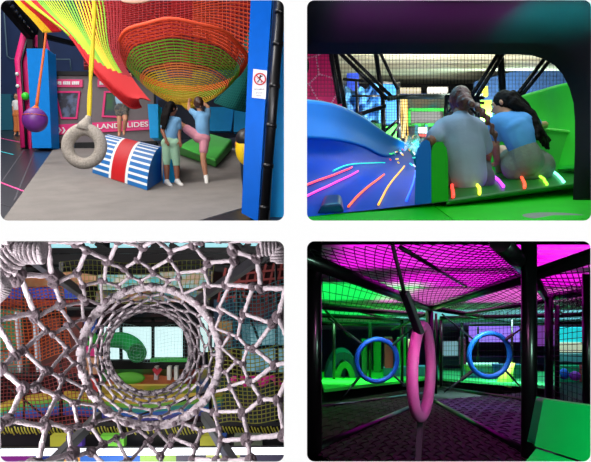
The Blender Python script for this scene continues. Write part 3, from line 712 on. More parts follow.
mb.build('entry_block', mat('slide_blue_dark', (8, 60, 110), .3), t, mods=[bevel(.015, 3)])
# lumps of the far blue/teal lanes with coloured reflections
t = thing('slide_lane', 'small far teal slide lanes beyond the blue lane', 'slide', P(410, 150, 8.2))
for k, (x, y, r_) in enumerate(((400, 143, 4.0), (408, 140, 4.6), (416, 139, 4.6), (424, 141, 4.0))):
    MB().tube([P(x, y, 9.5), P(x-3, y+10, 8.2), P(x-8, y+22, 7.4)], [r_*.016, r_*.018, r_*.02], 10).build('chute', mat(f'far_lane{k%2}', ((20, 160, 190), (14, 120, 205))[k % 2], .15, coat=.5), t)
glint = random.Random(4)
for k in range(16):
    x = glint.uniform(388, 415); y = glint.uniform(146, 172); c = [(255, 200, 60), (60, 230, 90), (255, 70, 60), (240, 240, 255), (60, 230, 220)][k % 5]
    a = on_patch(chan, x, y) + Vector((0, -.01, .03)); MB().tube([a, a + Vector((.05 * glint.uniform(.4, 1), .12, .01 * glint.uniform(-1, 2)))], .007, 5).build('light_strip', mat(f'led_mix{k%5}', c, .4, emis=1.3), t)  # short glowing tubes stand in for coloured reflections on the chute
# divider
def hump(a, b, c, d, Y0, Y1, drop):
    pr = [(a, 203.6), (a + .5, 156), (a + 2.5, 146), (a + (b-a)*.35, 140.5), (b - 3, 139), (b - .6, 145), (b, 155), (b, 202.4)]
    return pr
t = thing('lane_divider', 'padded divider wall between lanes, blue on its left half and green on its right', 'divider', P(431, 203, 3.2))
prB = [(414.5, 205), (416, 160), (417.5, 149), (421.5, 142), (427, 139.5), (430, 142), (431, 150), (431.3, 203)]
prG = [(431.6, 203), (431.3, 152), (433, 145), (437, 141.8), (442.5, 142), (446.5, 148), (448, 158), (448.5, 201)]
for nm, pr, m in (('blue_half', prB, mat('divider_blue', (0, 92, 176), .5, spec=.08)), ('green_half', prG, mat('divider_green', (20, 150, 24), .5, spec=.08))):
    MB().prism([P(x, y, 3.17) for x, y in pr], (.165, .75, 0.10)).build(nm, m, t, mods=[bevel(.015, 3)])
# seat floor, right wall
seat = patch([[(446,201.5,3.17),(490,195.5,3.28),(535,189.5,3.42),(580,184,3.55)], [(447,186,3.75),(490,182,3.85),(535,178,3.95),(580,174,4.0)], [(447,176,4.6),(490,172,4.7),(535,168,4.8),(580,164,4.8)], [(447,172,6),(490,170,6),(535,166,6),(580,162,6)]])
t = thing('slide_lane', 'green slide start where the two girls sit', 'slide', P(500, 195, 3.4))
MB().grid(seat, 20, 12).build('chute', mat('seat_green', (14, 104, 24), .4, spec=.2), t, mods=[solid(.02, -1)])
for nm, pts, c, e in (('r2', [(450, 182), (452, 190), (453, 199)], (255, 60, 50), 2.5), ('y2', [(477, 187), (479, 191), (479.5, 196)], (230, 240, 60), 2.2),
                      ('p2', [(493, 178), (499, 183), (503, 189)], (190, 60, 255), 3), ('o2', [(520, 178), (523, 183), (524, 190)], (255, 80, 50), 2),
                      ('l2', [(536, 176), (543, 181), (546, 186.5)], (160, 255, 60), 2), ('c2', [(549, 170), (558, 178), (563, 184)], (130, 255, 220), 2.5)):
    led(nm, pts, c, r=.009, e=e, parent=t, surf=seat)
wall = patch([[(486,128,5.6),(502,110,5.4),(522,98,5.1),(545,89.5,4.7),(566,83.5,4.3),(600,78,4.0)], [(486,136,5.5),(502,124,5.3),(522,116,5.0),(545,112,4.7),(568,108,4.3),(600,104,4.0)], [(490,150,5.4),(505,146,5.2),(525,140,4.9),(545,134,4.6),(570,132,4.25),(600,130,3.9)], [(492,172,5.3),(508,172,5.1),(525,170,4.8),(545,170,4.5),(570,170,4.1),(600,168,3.8)]])
t = thing('slide_wall', 'tall curved light green slide side wall on the right', 'slide wall', P(560, 170, 4.2))
MB().grid(wall, 24, 16).build('curved_wall', SG, t, mods=[solid(.03, -1)])
pq = [(538, 128.5), (556, 130), (568, 131.5), (573, 134.5), (575.5, 141), (574.5, 160), (571, 182), (566, 186), (540, 189), (530, 170)]
MB().prism([P(x, y, 4.22) for x, y in pq], (0, .10, 0)).build('step_panel', mat('slide_green_step', (62, 184, 60), .35, coat=.3), t, mods=[bevel(.02, 3)])
MB().tube(smooth_path([P(x, y, 4.205) for x, y in pq[:8]], 30), .009, 8).build('panel_edge', mat('edge_green', (120, 220, 96), .4), t)  # paler tube paints the highlight along the step panel's edge
# ---------------- background of bay 2
RC = mat('ceiling_cream', (206, 200, 172), .8, c2=(226, 226, 206), vscale=.6)
def cl2(x, Y): return Vector((x, Y, (CY - 100) / F * Y + .73))
mb = MB(); N = 90
for k in range(N):
    Y0 = 7.6 + 19.2 * k / N; Y1 = 7.6 + 19.2 * (k+1) / N; d = .03 if k % 2 else 0
    mb.add([cl2(.05, Y0) + Vector((0, 0, d)), cl2(14.8, Y0) + Vector((0, 0, d)), cl2(14.8, Y1) + Vector((0, 0, d)), cl2(.05, Y1) + Vector((0, 0, d))], [(0, 1, 2, 3)])
    mb.add([cl2(.05, Y1), cl2(14.8, Y1), cl2(14.8, Y1) + Vector((0, 0, .03)), cl2(.05, Y1) + Vector((0, 0, .03))], [(0, 1, 2, 3)])
struct(mb, 'ceiling', RC)
struct(MB().prism([P(296.9, 84, 26.5), P(640, 84, 26.5), P(640, 215, 26.5), P(296.9, 215, 26.5)], (0, .1, 0)), 'wall_back', mat('wall_far_dim', (44, 56, 74), .8, c2=(90, 84, 96), vscale=.9))
t = thing('ceiling_beam', 'dark beam under the far ceiling in the slide bay', 'beam', P(440, 88, 20)); MB().prism([P(384, 84.5, 20), P(512, 84, 20), P(512, 89.5, 20), P(384, 90, 20)], (0, .4, 0)).build('beam', STEEL, t)
WN = [0]
def tap(name, poly, Y, m, label, cat, d=.12, bv=0.0, group=None):
    if cat == 'window':
        WN[0] += 1; o = MB().prism([P(x, y, Y) for x, y in poly], (0, d, 0)).build(f'window_{WN[0]}', m); return tag(o, label, None, None, 'structure')
    return tag(MB().prism([P(x, y, Y) for x, y in poly], (0, d, 0)).build(name, m, mods=[bevel(bv)] if bv else None), label, cat, group)
def R4(x0, y0, x1, y1): return [(x0, y0), (x1, y0), (x1, y1), (x0, y1)]
tap('lit_window', R4(397, 87.5, 421, 96.5), 19, mat('lit_cream', (246, 232, 200), .5, emis=.8), 'pale lit window under the dark beam, left of the lamp panel', 'window')
tap('ceiling_light', R4(428, 87, 448, 92.5), 19, mat('lit_white', (255, 250, 235), .5, emis=1.6), 'bright white lamp panel under the dark beam', 'lamp')
tap('wall_banner', R4(396, 93.5, 462, 98), 18.6, mat('banner_blue', (52, 92, 176), .6), 'blue strip banner above the green booth', 'banner')
tap('wall_mural', R4(405, 99, 462, 111), 18.4, mat('mural', (176, 150, 120), .7, c2=(70, 160, 150), vscale=1.8), 'patchy tan and teal mural behind the green booth', 'mural')
t = thing('play_booth', 'green framed booth with a grey pink window, seen between the nets', 'booth', P(427, 138, 16))
fr = MB()
for a, b in (((409, 110), (445, 110)), ((409, 110), (409, 125)), ((445, 110), (445, 125)), ((409, 125), (445, 125))): fr.bar(P(*a, 16), P(*b, 16), .08)
fr.build('frame', mat('booth_frame', (40, 190, 60), .5, emis=0), t); MB().prism([P(x, y, 16.1) for x, y in R4(410, 111, 444, 124)], (0, .05, 0)).build('window_pane', mat('booth_pane', (128, 110, 116), .5), t)
MB().prism([P(x, y, 16.1) for x, y in R4(409, 125, 445, 142)], (0, .2, 0)).build('lower_wall', mat('booth_low', (38, 44, 62), .6, c2=(60, 90, 90), vscale=2), t)
for x in (416, 426, 437): MB().bar(P(x, 125, 15.9), P(x, 142, 15.9), .08).build('post', mat('booth_teal', (40, 120, 140), .5), t)
tap('sign_box', R4(418.5, 127, 427, 133), 15.5, mat('lit_sign', (240, 240, 244), .5, emis=.5), 'small white lit box at the foot of the green booth', 'box')
tap('sign_box', R4(419, 134, 427, 137), 15.4, mat('red_box', (196, 60, 60), .5), 'small red box below the white lit box', 'box')
t = thing('string_curtain', 'golden curtain of glowing strings left of the green booth', 'string light', P(402, 138, 14))
rg = random.Random(3)
for k in range(9):
    x = 397.5 + k * 1.15; MB().tube([P(x, 99, 14), P(x + rg.uniform(-1, 1), 118, 14), P(x + rg.uniform(-1.5, 2), 138, 14)], .018, 5).build('string', mat(f'gold{k%2}', ((240, 196, 90), (250, 236, 180))[k % 2], .5, emis=.7), t)
# magenta hexagon panel
MAG = mat('magenta_panel', (240, 10, 124), .5, var=.08, vscale=2)
t = thing('hexagon_board', 'magenta wall panel with pale dashed hexagon outlines', 'wall panel', P(315, 110, 7.4))
MB().prism([P(x, y, 7.4) for x, y in ((297, 44), (330, 44), (342, 104), (343, 122), (297, 122))], (0, .08, 0)).build('board', MAG, t)
hx = MB()
def dash(a, b):
    a, b = P(*a, 7.38), P(*b, 7.38)
    for k in range(6): hx.bar(a.lerp(b, k/6), a.lerp(b, (k+.62)/6), .018, .01, up=(0, 1, 0))
for a, b in (((307, 58), (316, 56)), ((316, 56), (319, 74)), ((319, 74), (309, 84)), ((319, 74), (333, 78)), ((333, 78), (338, 92)), ((316, 56), (328, 50)), ((309, 84), (303, 82)), ((338, 92), (331, 104)), ((318, 100), (331, 104)), ((309, 84), (318, 100))): dash(a, b)
hx.build('hexagon_lines', mat('pale_pink', (244, 170, 206), .6), t)
bk = MB().ell(P(306.5, 66, 7.36), (.035, .01, .08)); bk.build('black_mark', BLACKM, t)
# pipes
PIPE = mat('pipe_dark', (26, 30, 40), .3, metal=.3, coat=.3); PIPEG = mat('pipe_grey', (96, 116, 110), .35, metal=.3)
t = thing('climbing_scaffold', 'black tubular frame with diagonal braces left of the ceiling netting', 'play frame', P(385, 140, 7.5))
def pipes(L, parent, Y, r, m=PIPE):
    for q in L:
        a, b = q[0], q[1]; rr = q[2] if len(q) > 2 else r; Ya = q[3] if len(q) > 3 else Y; Yb = q[4] if len(q) > 4 else Ya
        MB().tube([P(*a, Ya), P(*b, Yb)], rr, 8).build('pipe', m, parent)
pipes([((333, 44), (346, 122), .045), ((329, 44), (340, 104), .03, 7.35), ((334, 47), (387, 99), .026), ((338, 44), (392, 97), .022), ((374.5, 46), (383, 99), .032, 7.7), ((378, 48), (398, 90), .022, 7.8),
       ((383, 99), (384, 144), .03, 7.7), ((343, 79), (400, 84), .02, 8.2), ((347, 118), (386, 106), .026, 7.4), ((398, 82), (399, 138), .03, 8.4), ((352, 96), (380, 96), .016, 8.3), ((356, 80), (358, 118), .02, 8.4),
       ((384, 132), (398, 120), .02, 7.8), ((386, 144), (400, 124), .02, 7.9)], t, 7.5, .03)
pipes([((387, 98.5), (400, 97), .034), ((400, 97), (482, 95.5), .03, 7.5, 7.6)], t, 7.5, .03, PIPEG)
t = thing('climbing_scaffold', 'black tubular frame with crossing braces right of the ceiling netting', 'play frame', P(490, 120, 7.0))
pipes([((503, 46), (470, 99), .024), ((508, 46), (474, 101), .024), ((500, 47), (503, 100), .045, 7.2), ((548, 54), (515, 98), .024), ((552, 58), (518, 100), .022), ((445, 96), (484, 98), .02), ((446, 103), (484, 103), .016),
       ((447, 97), (460, 112), .014), ((460, 97), (476, 114), .014), ((476, 97), (462, 114), .014), ((462, 97), (448, 112), .014), ((477, 96), (478, 140), .03), ((446, 96), (446, 135), .024)], t, 7.0, .02)
# blue and green blocks behind
tap('padded_board', R4(378, 82, 397, 124), 9.4, mat('pad_mid_blue', (22, 112, 188), .5), 'mid blue padded panel behind the left frame', 'panel', bv=.02)
tap('padded_board', R4(347, 73, 359, 92), 9.6, mat('royal', (26, 66, 196), .5), 'royal blue panel beside the magenta hexagon panel', 'panel', bv=.02)
tap('padded_board', [(383, 128), (400, 121), (400, 145), (383, 145)], 8.8, mat('green_blk', (44, 190, 50), .5), 'green padded panel below the left frame', 'panel', bv=.02)
tap('padded_board', [(340, 118), (384, 124), (384, 148), (345, 140)], 9.2, mat('green_dk', (26, 120, 60), .5), 'dark green padded panel above the slide wing', 'panel', bv=.02)
CR = mat('crumple_blue', (84, 160, 220), .5, c2=(28, 96, 180), vscale=5)
mb = MB(); mb.grid(lambda u, v: P(lerp(345, 380, u), lerp(86 + 4*math.sin(5*u), 121, v), 9.0) + Vector((0, .10 * math.sin(13*u + 6*v) * math.cos(9*v), .03*math.sin(17*u))), 20, 16)
tag(mb.build('fabric_drape', CR, mods=[solid(.02)]), 'crumpled light blue fabric drape behind the diagonal braces', 'drape')
tap('lit_window', R4(343, 81, 352, 93), 9.8, mat('pale_win', (200, 206, 214), .5), 'small pale panel beside the royal blue panel', 'window')
struct(MB().prism([P(x, y, 15) for x, y in ((474, 82), (556, 60), (600, 58), (600, 215), (474, 215))], (0, .1, 0)), 'wall_side', mat('wall_navy2', (26, 54, 100), .7, var=.2, vscale=1.2))
tap('padded_board', R4(476, 100, 492, 124), 14, mat('lime_panel', (150, 214, 60), .5), 'lime panel behind the second girl', 'panel')
tap('padded_board', R4(482, 86, 488, 96), 14.5, mat('ylw_panel', (224, 206, 60), .5), 'small yellow panel on the navy wall', 'panel')
# netting
NETB = mat('net_black', (14, 14, 16), .8)
def netplane(c00, c10, c11, c01, nu, nv, r, name, label, m=NETB, wob=0.0):
    c = [P(*q) for q in (c00, c10, c11, c01)]; rn = random.Random(nu)
    f = lambda u, v: c[0].lerp(c[1], u).lerp(c[3].lerp(c[2], u), v) + Vector((0, wob * math.sin(7*u + 5*v), wob * math.sin(9*u)))
    mb = MB()
    for i in range(nu + 1): mb.tube([f(i/nu, k/6) for k in range(7)], r, 3, caps=False)
    for j in range(nv + 1): mb.tube([f(k/10, j/nv) for k in range(11)], r, 3, caps=False)
    return tag(mb.build(name, m), label, 'safety net')
netplane((296.9, 44, 6.7), (584, 44, 6.7), (584, 96, 6.7), (296.9, 96, 6.7), 84, 13, .0028, 'safety_net', 'fine black safety net stretched behind the tunnel mouth')
netplane((345, 96, 7.3), (400, 96, 7.3), (400, 126, 7.3), (345, 126, 7.3), 20, 11, .003, 'safety_net', 'fine black safety net in front of the blue drape')
netplane((395, 98, 9.6), (480, 98, 9.6), (480, 140, 9.6), (395, 140, 9.6), 26, 13, .0035, 'safety_net', 'fine net in front of the green booth')

# ---------------- people
TEE2 = mat('grey_blue_tee', (146, 164, 190), .85, var=.07, vscale=6, bump=.5, bscale=14)
def braid(c, h, f, up, rt, s):
    s = s * 1.0; c.ell(h + up*.01*s, (.08*s, .09*s, .1*s)); s *= 1.38
    c.ell(h - f*.05*s - up*.03*s, (.045*s, .04*s, .05*s))
    pts = smooth_path([h - f*.08*s - up*.04*s, h - f*.135*s + rt*.025*s - up*.10*s, h - f*.155*s + rt*.06*s - up*.17*s, h - f*.15*s + rt*.10*s - up*.25*s], 11)
    for k, p in enumerate(pts):
        c.ell(p + rt*(.008*s if k % 2 else -.008*s), (.021*s - .001*k, .018*s, .021*s)); 
    c.cap(pts[-1], pts[-1] + Vector((.01, -.0, -.05)), .014*s, .006*s, 8)
def J2(Y, d): return {k: P(v[0], v[1], Y + (v[2] if len(v) > 2 else 0)) for k, v in d.items()}
figure('girl with a brown braid and grey blue tee, one hand on the divider', J2(3.72, {
    'head': (459.5, 100.5, .05), 'neck': (460.5, 114, .03), 'chest': (461, 131, .0), 'waist': (464, 153, -.03), 'pelvis': (467, 176, -.03),
    'shl': (443, 127, .03), 'ell': (431, 140.5, -.06), 'wrl': (426.5, 141, .20), 'hdl': (425, 142, .30),
    'shr': (479, 129, .0), 'elr': (487, 154, .08), 'wrr': (486, 168, .22), 'hdr': (484, 172, .3),
    'hpl': (456, 178, .02), 'knl': (445, 152, .36), 'anl': (449, 182, .60), 'tol': (449, 183, .72),
    'hpr': (478, 178, .02), 'knr': (480, 154, .38), 'anr': (480, 180, .62), 'tor': (480, 181, .74)}),
    face=(-.25, .95, -.12), s=1.08, hs=.76, shirt=TEE2, bottoms=mat('grey_shorts', (88, 96, 104), .8), leglen=.6, hair=mat('braid_brown', (86, 46, 40), .4, var=.4, vscale=30, bump=1.0, bscale=45), hairfn=braid,
    sleeve=.72, loose=1.03, shirt_low=1.0, palmL=(0, 0, -1), skin=SKIN_DARK, voxel=.006)
def curls(c, h, f, up, rt, s):
    s = s * 1.28
    r2 = random.Random(5)
    for k in range(70):
        q = (k % 30) / 29; a = h - f*(.03 + .05*r2.random())*s + rt*(r2.uniform(-.05, .06))*s + up*r2.uniform(-.05, .03)*s
        b = h + rt*(.02 + .13*q + r2.uniform(-.02, .03))*s - f*(.10 + r2.uniform(0, .03))*s - up*(.09 + .12*r2.random())*s
        e = h + rt*(.04 + .20*r2.random())*s - f*(.11 + r2.uniform(-.01, .02))*s - up*(.20 + .08*r2.random())*s
        m_ = (a + b) / 2 + Vector((r2.uniform(-.02, .02), -.01, r2.uniform(-.01, .01))); c.cap(a, m_, .020*s, .018*s, 6); c.cap(m_, b, .018*s, .017*s, 6); c.cap(b, e + Vector((r2.uniform(-.03, .03), 0, 0)), .017*s, .009*s, 6)
figure('girl with long curly black hair in a cropped light blue tee and grey shorts', J2(3.95, {
    'head': (503.5, 104.5, .06), 'neck': (508, 116, .02), 'chest': (513, 127, .0), 'waist': (521, 143, -.03), 'pelvis': (527, 160, -.04),
    'shl': (496, 123, .05), 'ell': (494.5, 144, .05), 'wrl': (497, 160, .14), 'hdl': (497, 165, .2),
    'shr': (527, 122, -.0), 'elr': (538, 126, .10), 'wrr': (545, 124.5, .3), 'hdr': (547, 124.5, .38),
    'hpl': (517, 166, .02), 'knl': (502, 152, .38), 'anl': (500, 178, .6), 'tol': (500, 179, .7),
    'hpr': (539, 166, .02), 'knr': (534, 152, .40), 'anr': (532, 177, .62), 'tor': (532, 178, .72)}),
    face=(-.85, .55, -.15), s=1.08, hs=.82, shirt=mat('light_blue_tee', (84, 150, 214), .85, var=.07, vscale=6, bump=.5, bscale=14), bottoms=mat('grey_denim', (112, 118, 104), .85, var=.12, vscale=20, bump=.5, bscale=60), leglen=.42,
    hair=HAIRB, hairfn=curls, sleeve=.62, loose=.9, shirt_low=-.55, skin=SKIN, voxel=.006)
# bay 2: added unseen fills, plus coloured lights for the tunnel shell
area('ceiling_lamp', (1.4, 3.6, 1.75), (1.3, 4.0, .3), 1.2, 17, (.80, .93, 1.0))
area('ceiling_lamp', (1.9, 5.5, 2.3), (1.9, 5.0, .5), 1.6, 26, (.75, 1.0, .85))
area('ceiling_lamp', (.25, 4.2, 1.7), (.4, 4.4, .5), .8, 15, (.2, .75, 1.0))
area('ceiling_lamp', (3, 7.4, 2.4), (4, 13, 1.2), 2.0, 300, (1, .97, .9))
area('flood_lamp', (.1, 5.6, 1.3), (.1, 7.4, 1.5), .4, 18, (1, .9, .95))
area('flood_lamp', (2.2, 8.2, .9), (2.6, 15, 3.4), 1.2, 260, (1, .98, .88))
area('flood_lamp', (5, 14, 2.0), (6, 20, 5), 1.5, 300, (.7, 1, .92))
area('tunnel_lamp', (.9, 2.1, .80), (1.0, 2.6, .1), .4, 8, (.9, 1, .85))  # unseen fill added to brighten the green pad
area('tunnel_lamp', (.25, 2.1, .80), (.3, 2.9, .1), .3, 6, (.8, 1, .9))  # second added fill, for the pad before the blue lane
area('tunnel_lamp', (.52, 1.95, .735), (.52, 2.91, 1.01), .7, 1.6, (1, .08, .85), sy=.03).data.spread = .36
area('tunnel_lamp', (1.1, 1.95, .735), (1.12, 2.91, 1.01), .5, 4.5, (.02, .95, .65), sy=.03).data.spread = .36
area('tunnel_lamp', (1.05, 1.75, .3), (1.45, 2.35, .35), .3, 2.2, (.05, .9, .6)).data.spread = 1.0
# ================================================================ bay 3: knotted rope net tunnel
ROPE = mat('rope_grey', (190, 178, 184), .85, var=.18, vscale=45, bump=.8, bscale=140)
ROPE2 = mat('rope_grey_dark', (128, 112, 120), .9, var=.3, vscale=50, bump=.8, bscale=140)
r3 = random.Random(11)
C3 = (150.5, 356.5); BLK3 = mat('scaffold_black', (14, 13, 18), .45)
def polar(r, a, Y, cx=C3[0], cy=C3[1]): return P(cx + r * math.cos(a), cy + r * math.sin(a), Y)
net = thing('rope_net', 'large knotted grey rope net funnelling into the round rope tunnel', 'rope net', P(150.5, 356.5, 3.0))
NN = 20; RR = [80, 95, 115, 140, 172, 213, 264]
def Yr(r): return max(1.78, 3.0 - 1.0 * math.log(r / 70) / math.log(3.4))
nodes = {}
for k, r in enumerate(RR):
    for j in range(2 * NN):
        outw = (j + k) % 2 == 0
        rr_ = r * (1.085 if outw else .925) * (1 + r3.uniform(-.055, .055)); a = PI * j / NN + .05 + r3.uniform(-.045, .045)
        nodes[k, j] = (rr_, a, outw, polar(rr_, a, Yr(rr_)))
ringnode = {j: (72, PI * j / NN + .05, polar(72, PI * j / NN + .05, 2.98)) for j in range(2 * NN)}
def vis(p, m=30): x, y = px(p); return -m < x < 286 and 241 - m < y < 462 + m
rm_ = MB()
def seg(a, b, r):
    if not (vis(a) or vis(b)): return
    a, b = clip3(a), clip3(b)
    rope(rm_, a, b, r, n=9)
def clip3(p):       # keep inside the bay
    return Vector((min(p.x, -.035), max(p.y, 1.72), min(p.z, -.035)))
for k in range(len(RR)):
    for j in range(2 * NN):
        n0 = nodes[k, j]; n1 = nodes[k, (j + 1) % (2 * NN)]; rad = (.0070, .008, .0095, .011, .012, .012, .012)[k]
        seg(n0[3], n1[3], rad)
        if n0[2] and k + 1 < len(RR): seg(n0[3], nodes[k + 1, j][3], rad)
        if k == 0 and not n0[2]: seg(n0[3], ringnode[j][2], .0075)
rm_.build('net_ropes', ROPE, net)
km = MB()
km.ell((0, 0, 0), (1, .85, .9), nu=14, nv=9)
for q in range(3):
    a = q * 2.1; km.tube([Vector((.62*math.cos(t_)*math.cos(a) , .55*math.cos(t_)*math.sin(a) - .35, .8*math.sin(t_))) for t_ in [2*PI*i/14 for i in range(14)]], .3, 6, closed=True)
km.ell((0, -1.0, .05), (.26, .16, .26), 1, nu=10, nv=6)  # dark solid blob paints the shade of a hollow in the knot
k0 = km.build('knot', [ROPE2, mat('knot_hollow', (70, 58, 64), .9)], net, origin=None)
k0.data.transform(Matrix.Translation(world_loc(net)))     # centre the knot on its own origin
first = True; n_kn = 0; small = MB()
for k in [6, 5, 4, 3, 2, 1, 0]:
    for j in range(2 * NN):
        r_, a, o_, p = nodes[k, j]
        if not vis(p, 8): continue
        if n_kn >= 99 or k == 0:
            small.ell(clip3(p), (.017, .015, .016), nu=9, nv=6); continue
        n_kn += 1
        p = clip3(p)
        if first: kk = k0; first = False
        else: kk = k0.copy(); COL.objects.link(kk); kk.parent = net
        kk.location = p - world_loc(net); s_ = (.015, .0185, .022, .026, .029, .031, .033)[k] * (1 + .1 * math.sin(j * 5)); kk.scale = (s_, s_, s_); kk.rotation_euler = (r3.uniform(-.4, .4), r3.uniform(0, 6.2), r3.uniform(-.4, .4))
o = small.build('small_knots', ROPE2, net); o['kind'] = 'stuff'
# corner ropes, thick wound bundles
for nm, pts, rad in (('corner_rope', [P(-8, 270, 2.1), P(8, 262, 2.1), P(22, 250, 2.1), P(34, 241, 2.08), P(44, 236, 2.08)], .05), ('corner_rope', [P(-6, 250, 2.2), P(10, 246, 2.2), P(26, 238, 2.2)], .036),
                     ('corner_rope', [P(262, 236, 2.1), P(274, 243, 2.1), P(284, 253, 2.1), P(290, 262, 2.1)], .036), ('corner_rope', [P(-4, 300, 2.0), P(6, 288, 2.0), P(-2, 276, 2.05)], .02)):
    q = [clip3(p) for p in smooth_path(pts, 60)]
    q = [Vector((p.x, p.y, min(p.z, -.02 - rad))) for p in q]; q = [Vector((min(p.x, -.02 - rad), p.y, p.z)) for p in q]
    cb_ = MB().tube(q, rad * .72, 10); hx_ = []; L_ = sum((q[i+1] - q[i]).length for i in range(60)); turns = L_ / (rad * .3); n3 = int(turns * 12)
    for i in range(n3 + 1):
        s_ = i / n3; c_ = poly_at(q, s_); d_ = (poly_at(q, min(1, s_ + .01)) - poly_at(q, max(0, s_ - .01))).normalized(); u_ = d_.cross(Vector((0, 1, 0))).normalized(); w_ = d_.cross(u_); a_ = 2 * PI * turns * s_
        hx_.append(c_ + (u_ * math.cos(a_) + w_ * math.sin(a_)) * rad * .8)
    cb_.tube(hx_, rad * .155, 6); cb_.build(nm, ROPE, net)
# tunnel
t = thing('rope_tunnel', 'round tunnel of grey rope hoops joined by fine hexagonal netting', 'rope tunnel', P(150, 356, 3.0))
RW = 70 / F * 3.0
def ring3(cx, cy, r, Y, rad, name):
    n = 110; pts = [polar(r, 2*PI*i/n, Y, cx, cy) for i in range(n)]
    MB().tube(pts, rad, 10, closed=True, lobes=3, pitch=rad*6, amp=.14).build(name, ROPE, t)
ring3(150.5, 356.5, 69.5, 3.0, .0195, 'hoop'); ring3(149, 351.5, 42, 5.2, .023, 'hoop')
for j in range(2 * NN):
    a = PI * j / NN + .05; p = polar(69.5, a, 3.0); tn = Vector((-math.sin(a), 0, -math.cos(a)))
    MB().tube([p - tn * .014, p + tn * .014], .0222, 10, lobes=4, pitch=.05).build('hoop_wrap', ROPE, t)
NT_ = 18; rows = 6
def tun(k, j):
    s_ = k / rows; Y = lerp(3.0, 5.2, s_); cx = lerp(150.5, 149, s_); cy = lerp(356.5, 351.5, s_)
    out = (j + k) % 2 == 0; Y2 = Y + (.06 if out else -.06); a = PI * j / NT_ + r3.uniform(-.03, .03)
    w_ = RW * F / Y2 * (1 - .035 * math.sin(PI * s_)) if True else 0
    return polar(w_, a, Y2, cx, cy)
tn_ = {(k, j): tun(k, j) for k in range(rows + 1) for j in range(2 * NT_)}
tm = MB(); tk = MB()
for k in range(rows + 1):
    for j in range(2 * NT_):
        tm.tube([tn_[k, j], tn_[k, (j+1) % (2*NT_)]], .0082, 6)
        if (j + k) % 2 == 0 and k < rows: tm.tube([tn_[k, j], tn_[k+1, j]], .0082, 6)
        tk.ell(tn_[k, j], .0145, nu=8, nv=5)
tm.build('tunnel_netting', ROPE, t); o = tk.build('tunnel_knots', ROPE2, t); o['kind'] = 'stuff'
# struts
STG = mat('strut_grey', (74, 74, 80), .35, metal=.5)
for a, b, Y0, Y1, w_, lb_ in (((22, 250), (84, 296), 3.4, 5, .05, 'grey square strut from the upper left corner'), ((288, 236), (196, 302), 3.4, 5.2, .05, 'grey square strut from the upper right corner'),
                       ((46, 470), (98, 416), 3.4, 4.6, .05, 'grey square strut from the lower left'), ((238, 470), (204, 416), 3.4, 4.6, .05, 'grey square strut from the lower right')):
    A_, B_ = P(*a, Y0), P(*b, Y1)
    A_.z = min(A_.z, -.05); A_.x = min(A_.x, -.06)
    tag(MB().bar(A_, B_, w_, w_ * 1.3).build('strut', STG, mods=[bevel(.004)]), lb_, 'strut')
# ---------------- background
def t3(name, poly, Y, c, label, cat, d=.15, c2=None, vs=2.0, emis=0, rough=.6, bv=0, group=None):
    key = f'{name}_{c[0]}_{c[1]}_{c[2]}_{int(emis*10)}'
    return tap(name, poly, Y, mat(key, c, rough, c2=c2, vscale=vs, emis=emis), label, cat, d, bv, group)
struct(MB().prism([P(x, y, 14.5) for x, y in R4(-20, 242.5, 294, 475)], (0, .1, 0)), 'wall_back', mat('wall_rope_bay', (24, 22, 32), .8, c2=(70, 32, 34), vscale=1.3))
SKY3 = mat('skylight_cyan', (170, 232, 240), .5, emis=1.0)
for i, (a, b, y0, y1) in enumerate(((-10, 30, 242.6, 247), (50, 96, 242.6, 248.5), (110, 150, 243, 249), (160, 200, 243, 248), (205, 232, 243, 247.5), (240, 284, 243, 246))):
    tap('skylight', R4(a, y0, b, y1), 13.6, SKY3, 'narrow cyan skylight strip between the dark roof trusses at the top', 'skylight', .05, 0, 'skylight strips')
t = thing('roof_truss', 'dark roof trusses and beams above the rope net', 'truss', P(140, 262, 12))
for a, b, w_ in (((-10, 251), (290, 250), .12), ((-10, 259), (290, 258), .2), ((-10, 271), (290, 268), .12), ((20, 243), (60, 262), .1), ((84, 244), (50, 262), .1), ((96, 243), (130, 262), .1), ((160, 244), (128, 262), .1), ((200, 262), (170, 244), .1), ((226, 262), (250, 243), .1), ((236, 243), (262, 262), .1)):
    MB().bar(P(*a, 12.4), P(*b, 12.4), w_).build('beam', STEEL, t)
t3('side_banner', [(18, 276), (70, 272), (96, 276), (96, 286), (20, 287)], 12, (214, 132, 84), 'orange banner below the trusses at the left', 'banner', c2=(226, 180, 140))
t3('side_banner', R4(98, 275, 160, 290), 12, (214, 206, 186), 'cream patterned banner above the hoops', 'banner', c2=(90, 190, 190), vs=6)
t3('side_banner', R4(160, 272, 212, 288), 12.1, (150, 214, 214), 'pale turquoise patterned banner above the hoops, right part', 'banner', c2=(210, 180, 150), vs=6)
t3('side_banner', R4(96, 291, 208, 302), 12.2, (196, 136, 100), 'tan and turquoise lower banner strip', 'banner', c2=(96, 150, 160), vs=4)
t3('play_board', R4(-12, 288, 80, 299), 11.5, (28, 60, 170), 'long royal blue panel behind the orange net', 'panel')
t3('play_board', R4(-12, 300, 84, 306), 11.5, (130, 30, 30), 'long thin red panel under the royal blue panel', 'panel')
t3('play_board', R4(-12, 310, 22, 350), 11.2, (24, 92, 60), 'dark green panel behind the orange net at the left edge', 'panel', c2=(20, 130, 70))
t3('play_board', R4(26, 318, 82, 372), 11.6, (112, 40, 28), 'rust brown panel left of the hoops', 'panel', c2=(88, 44, 44), vs=2.5)
for i, (x, c) in enumerate(((14, (220, 220, 226)), (32, (206, 210, 222)))):
    t3('ladder_rail', [(x, 312), (x+2.2, 312), (x+6, 372), (x+3.8, 372)], 11, c, ('white slanted rail at the left edge', 'second white slanted rail from the left edge')[i], 'rail')
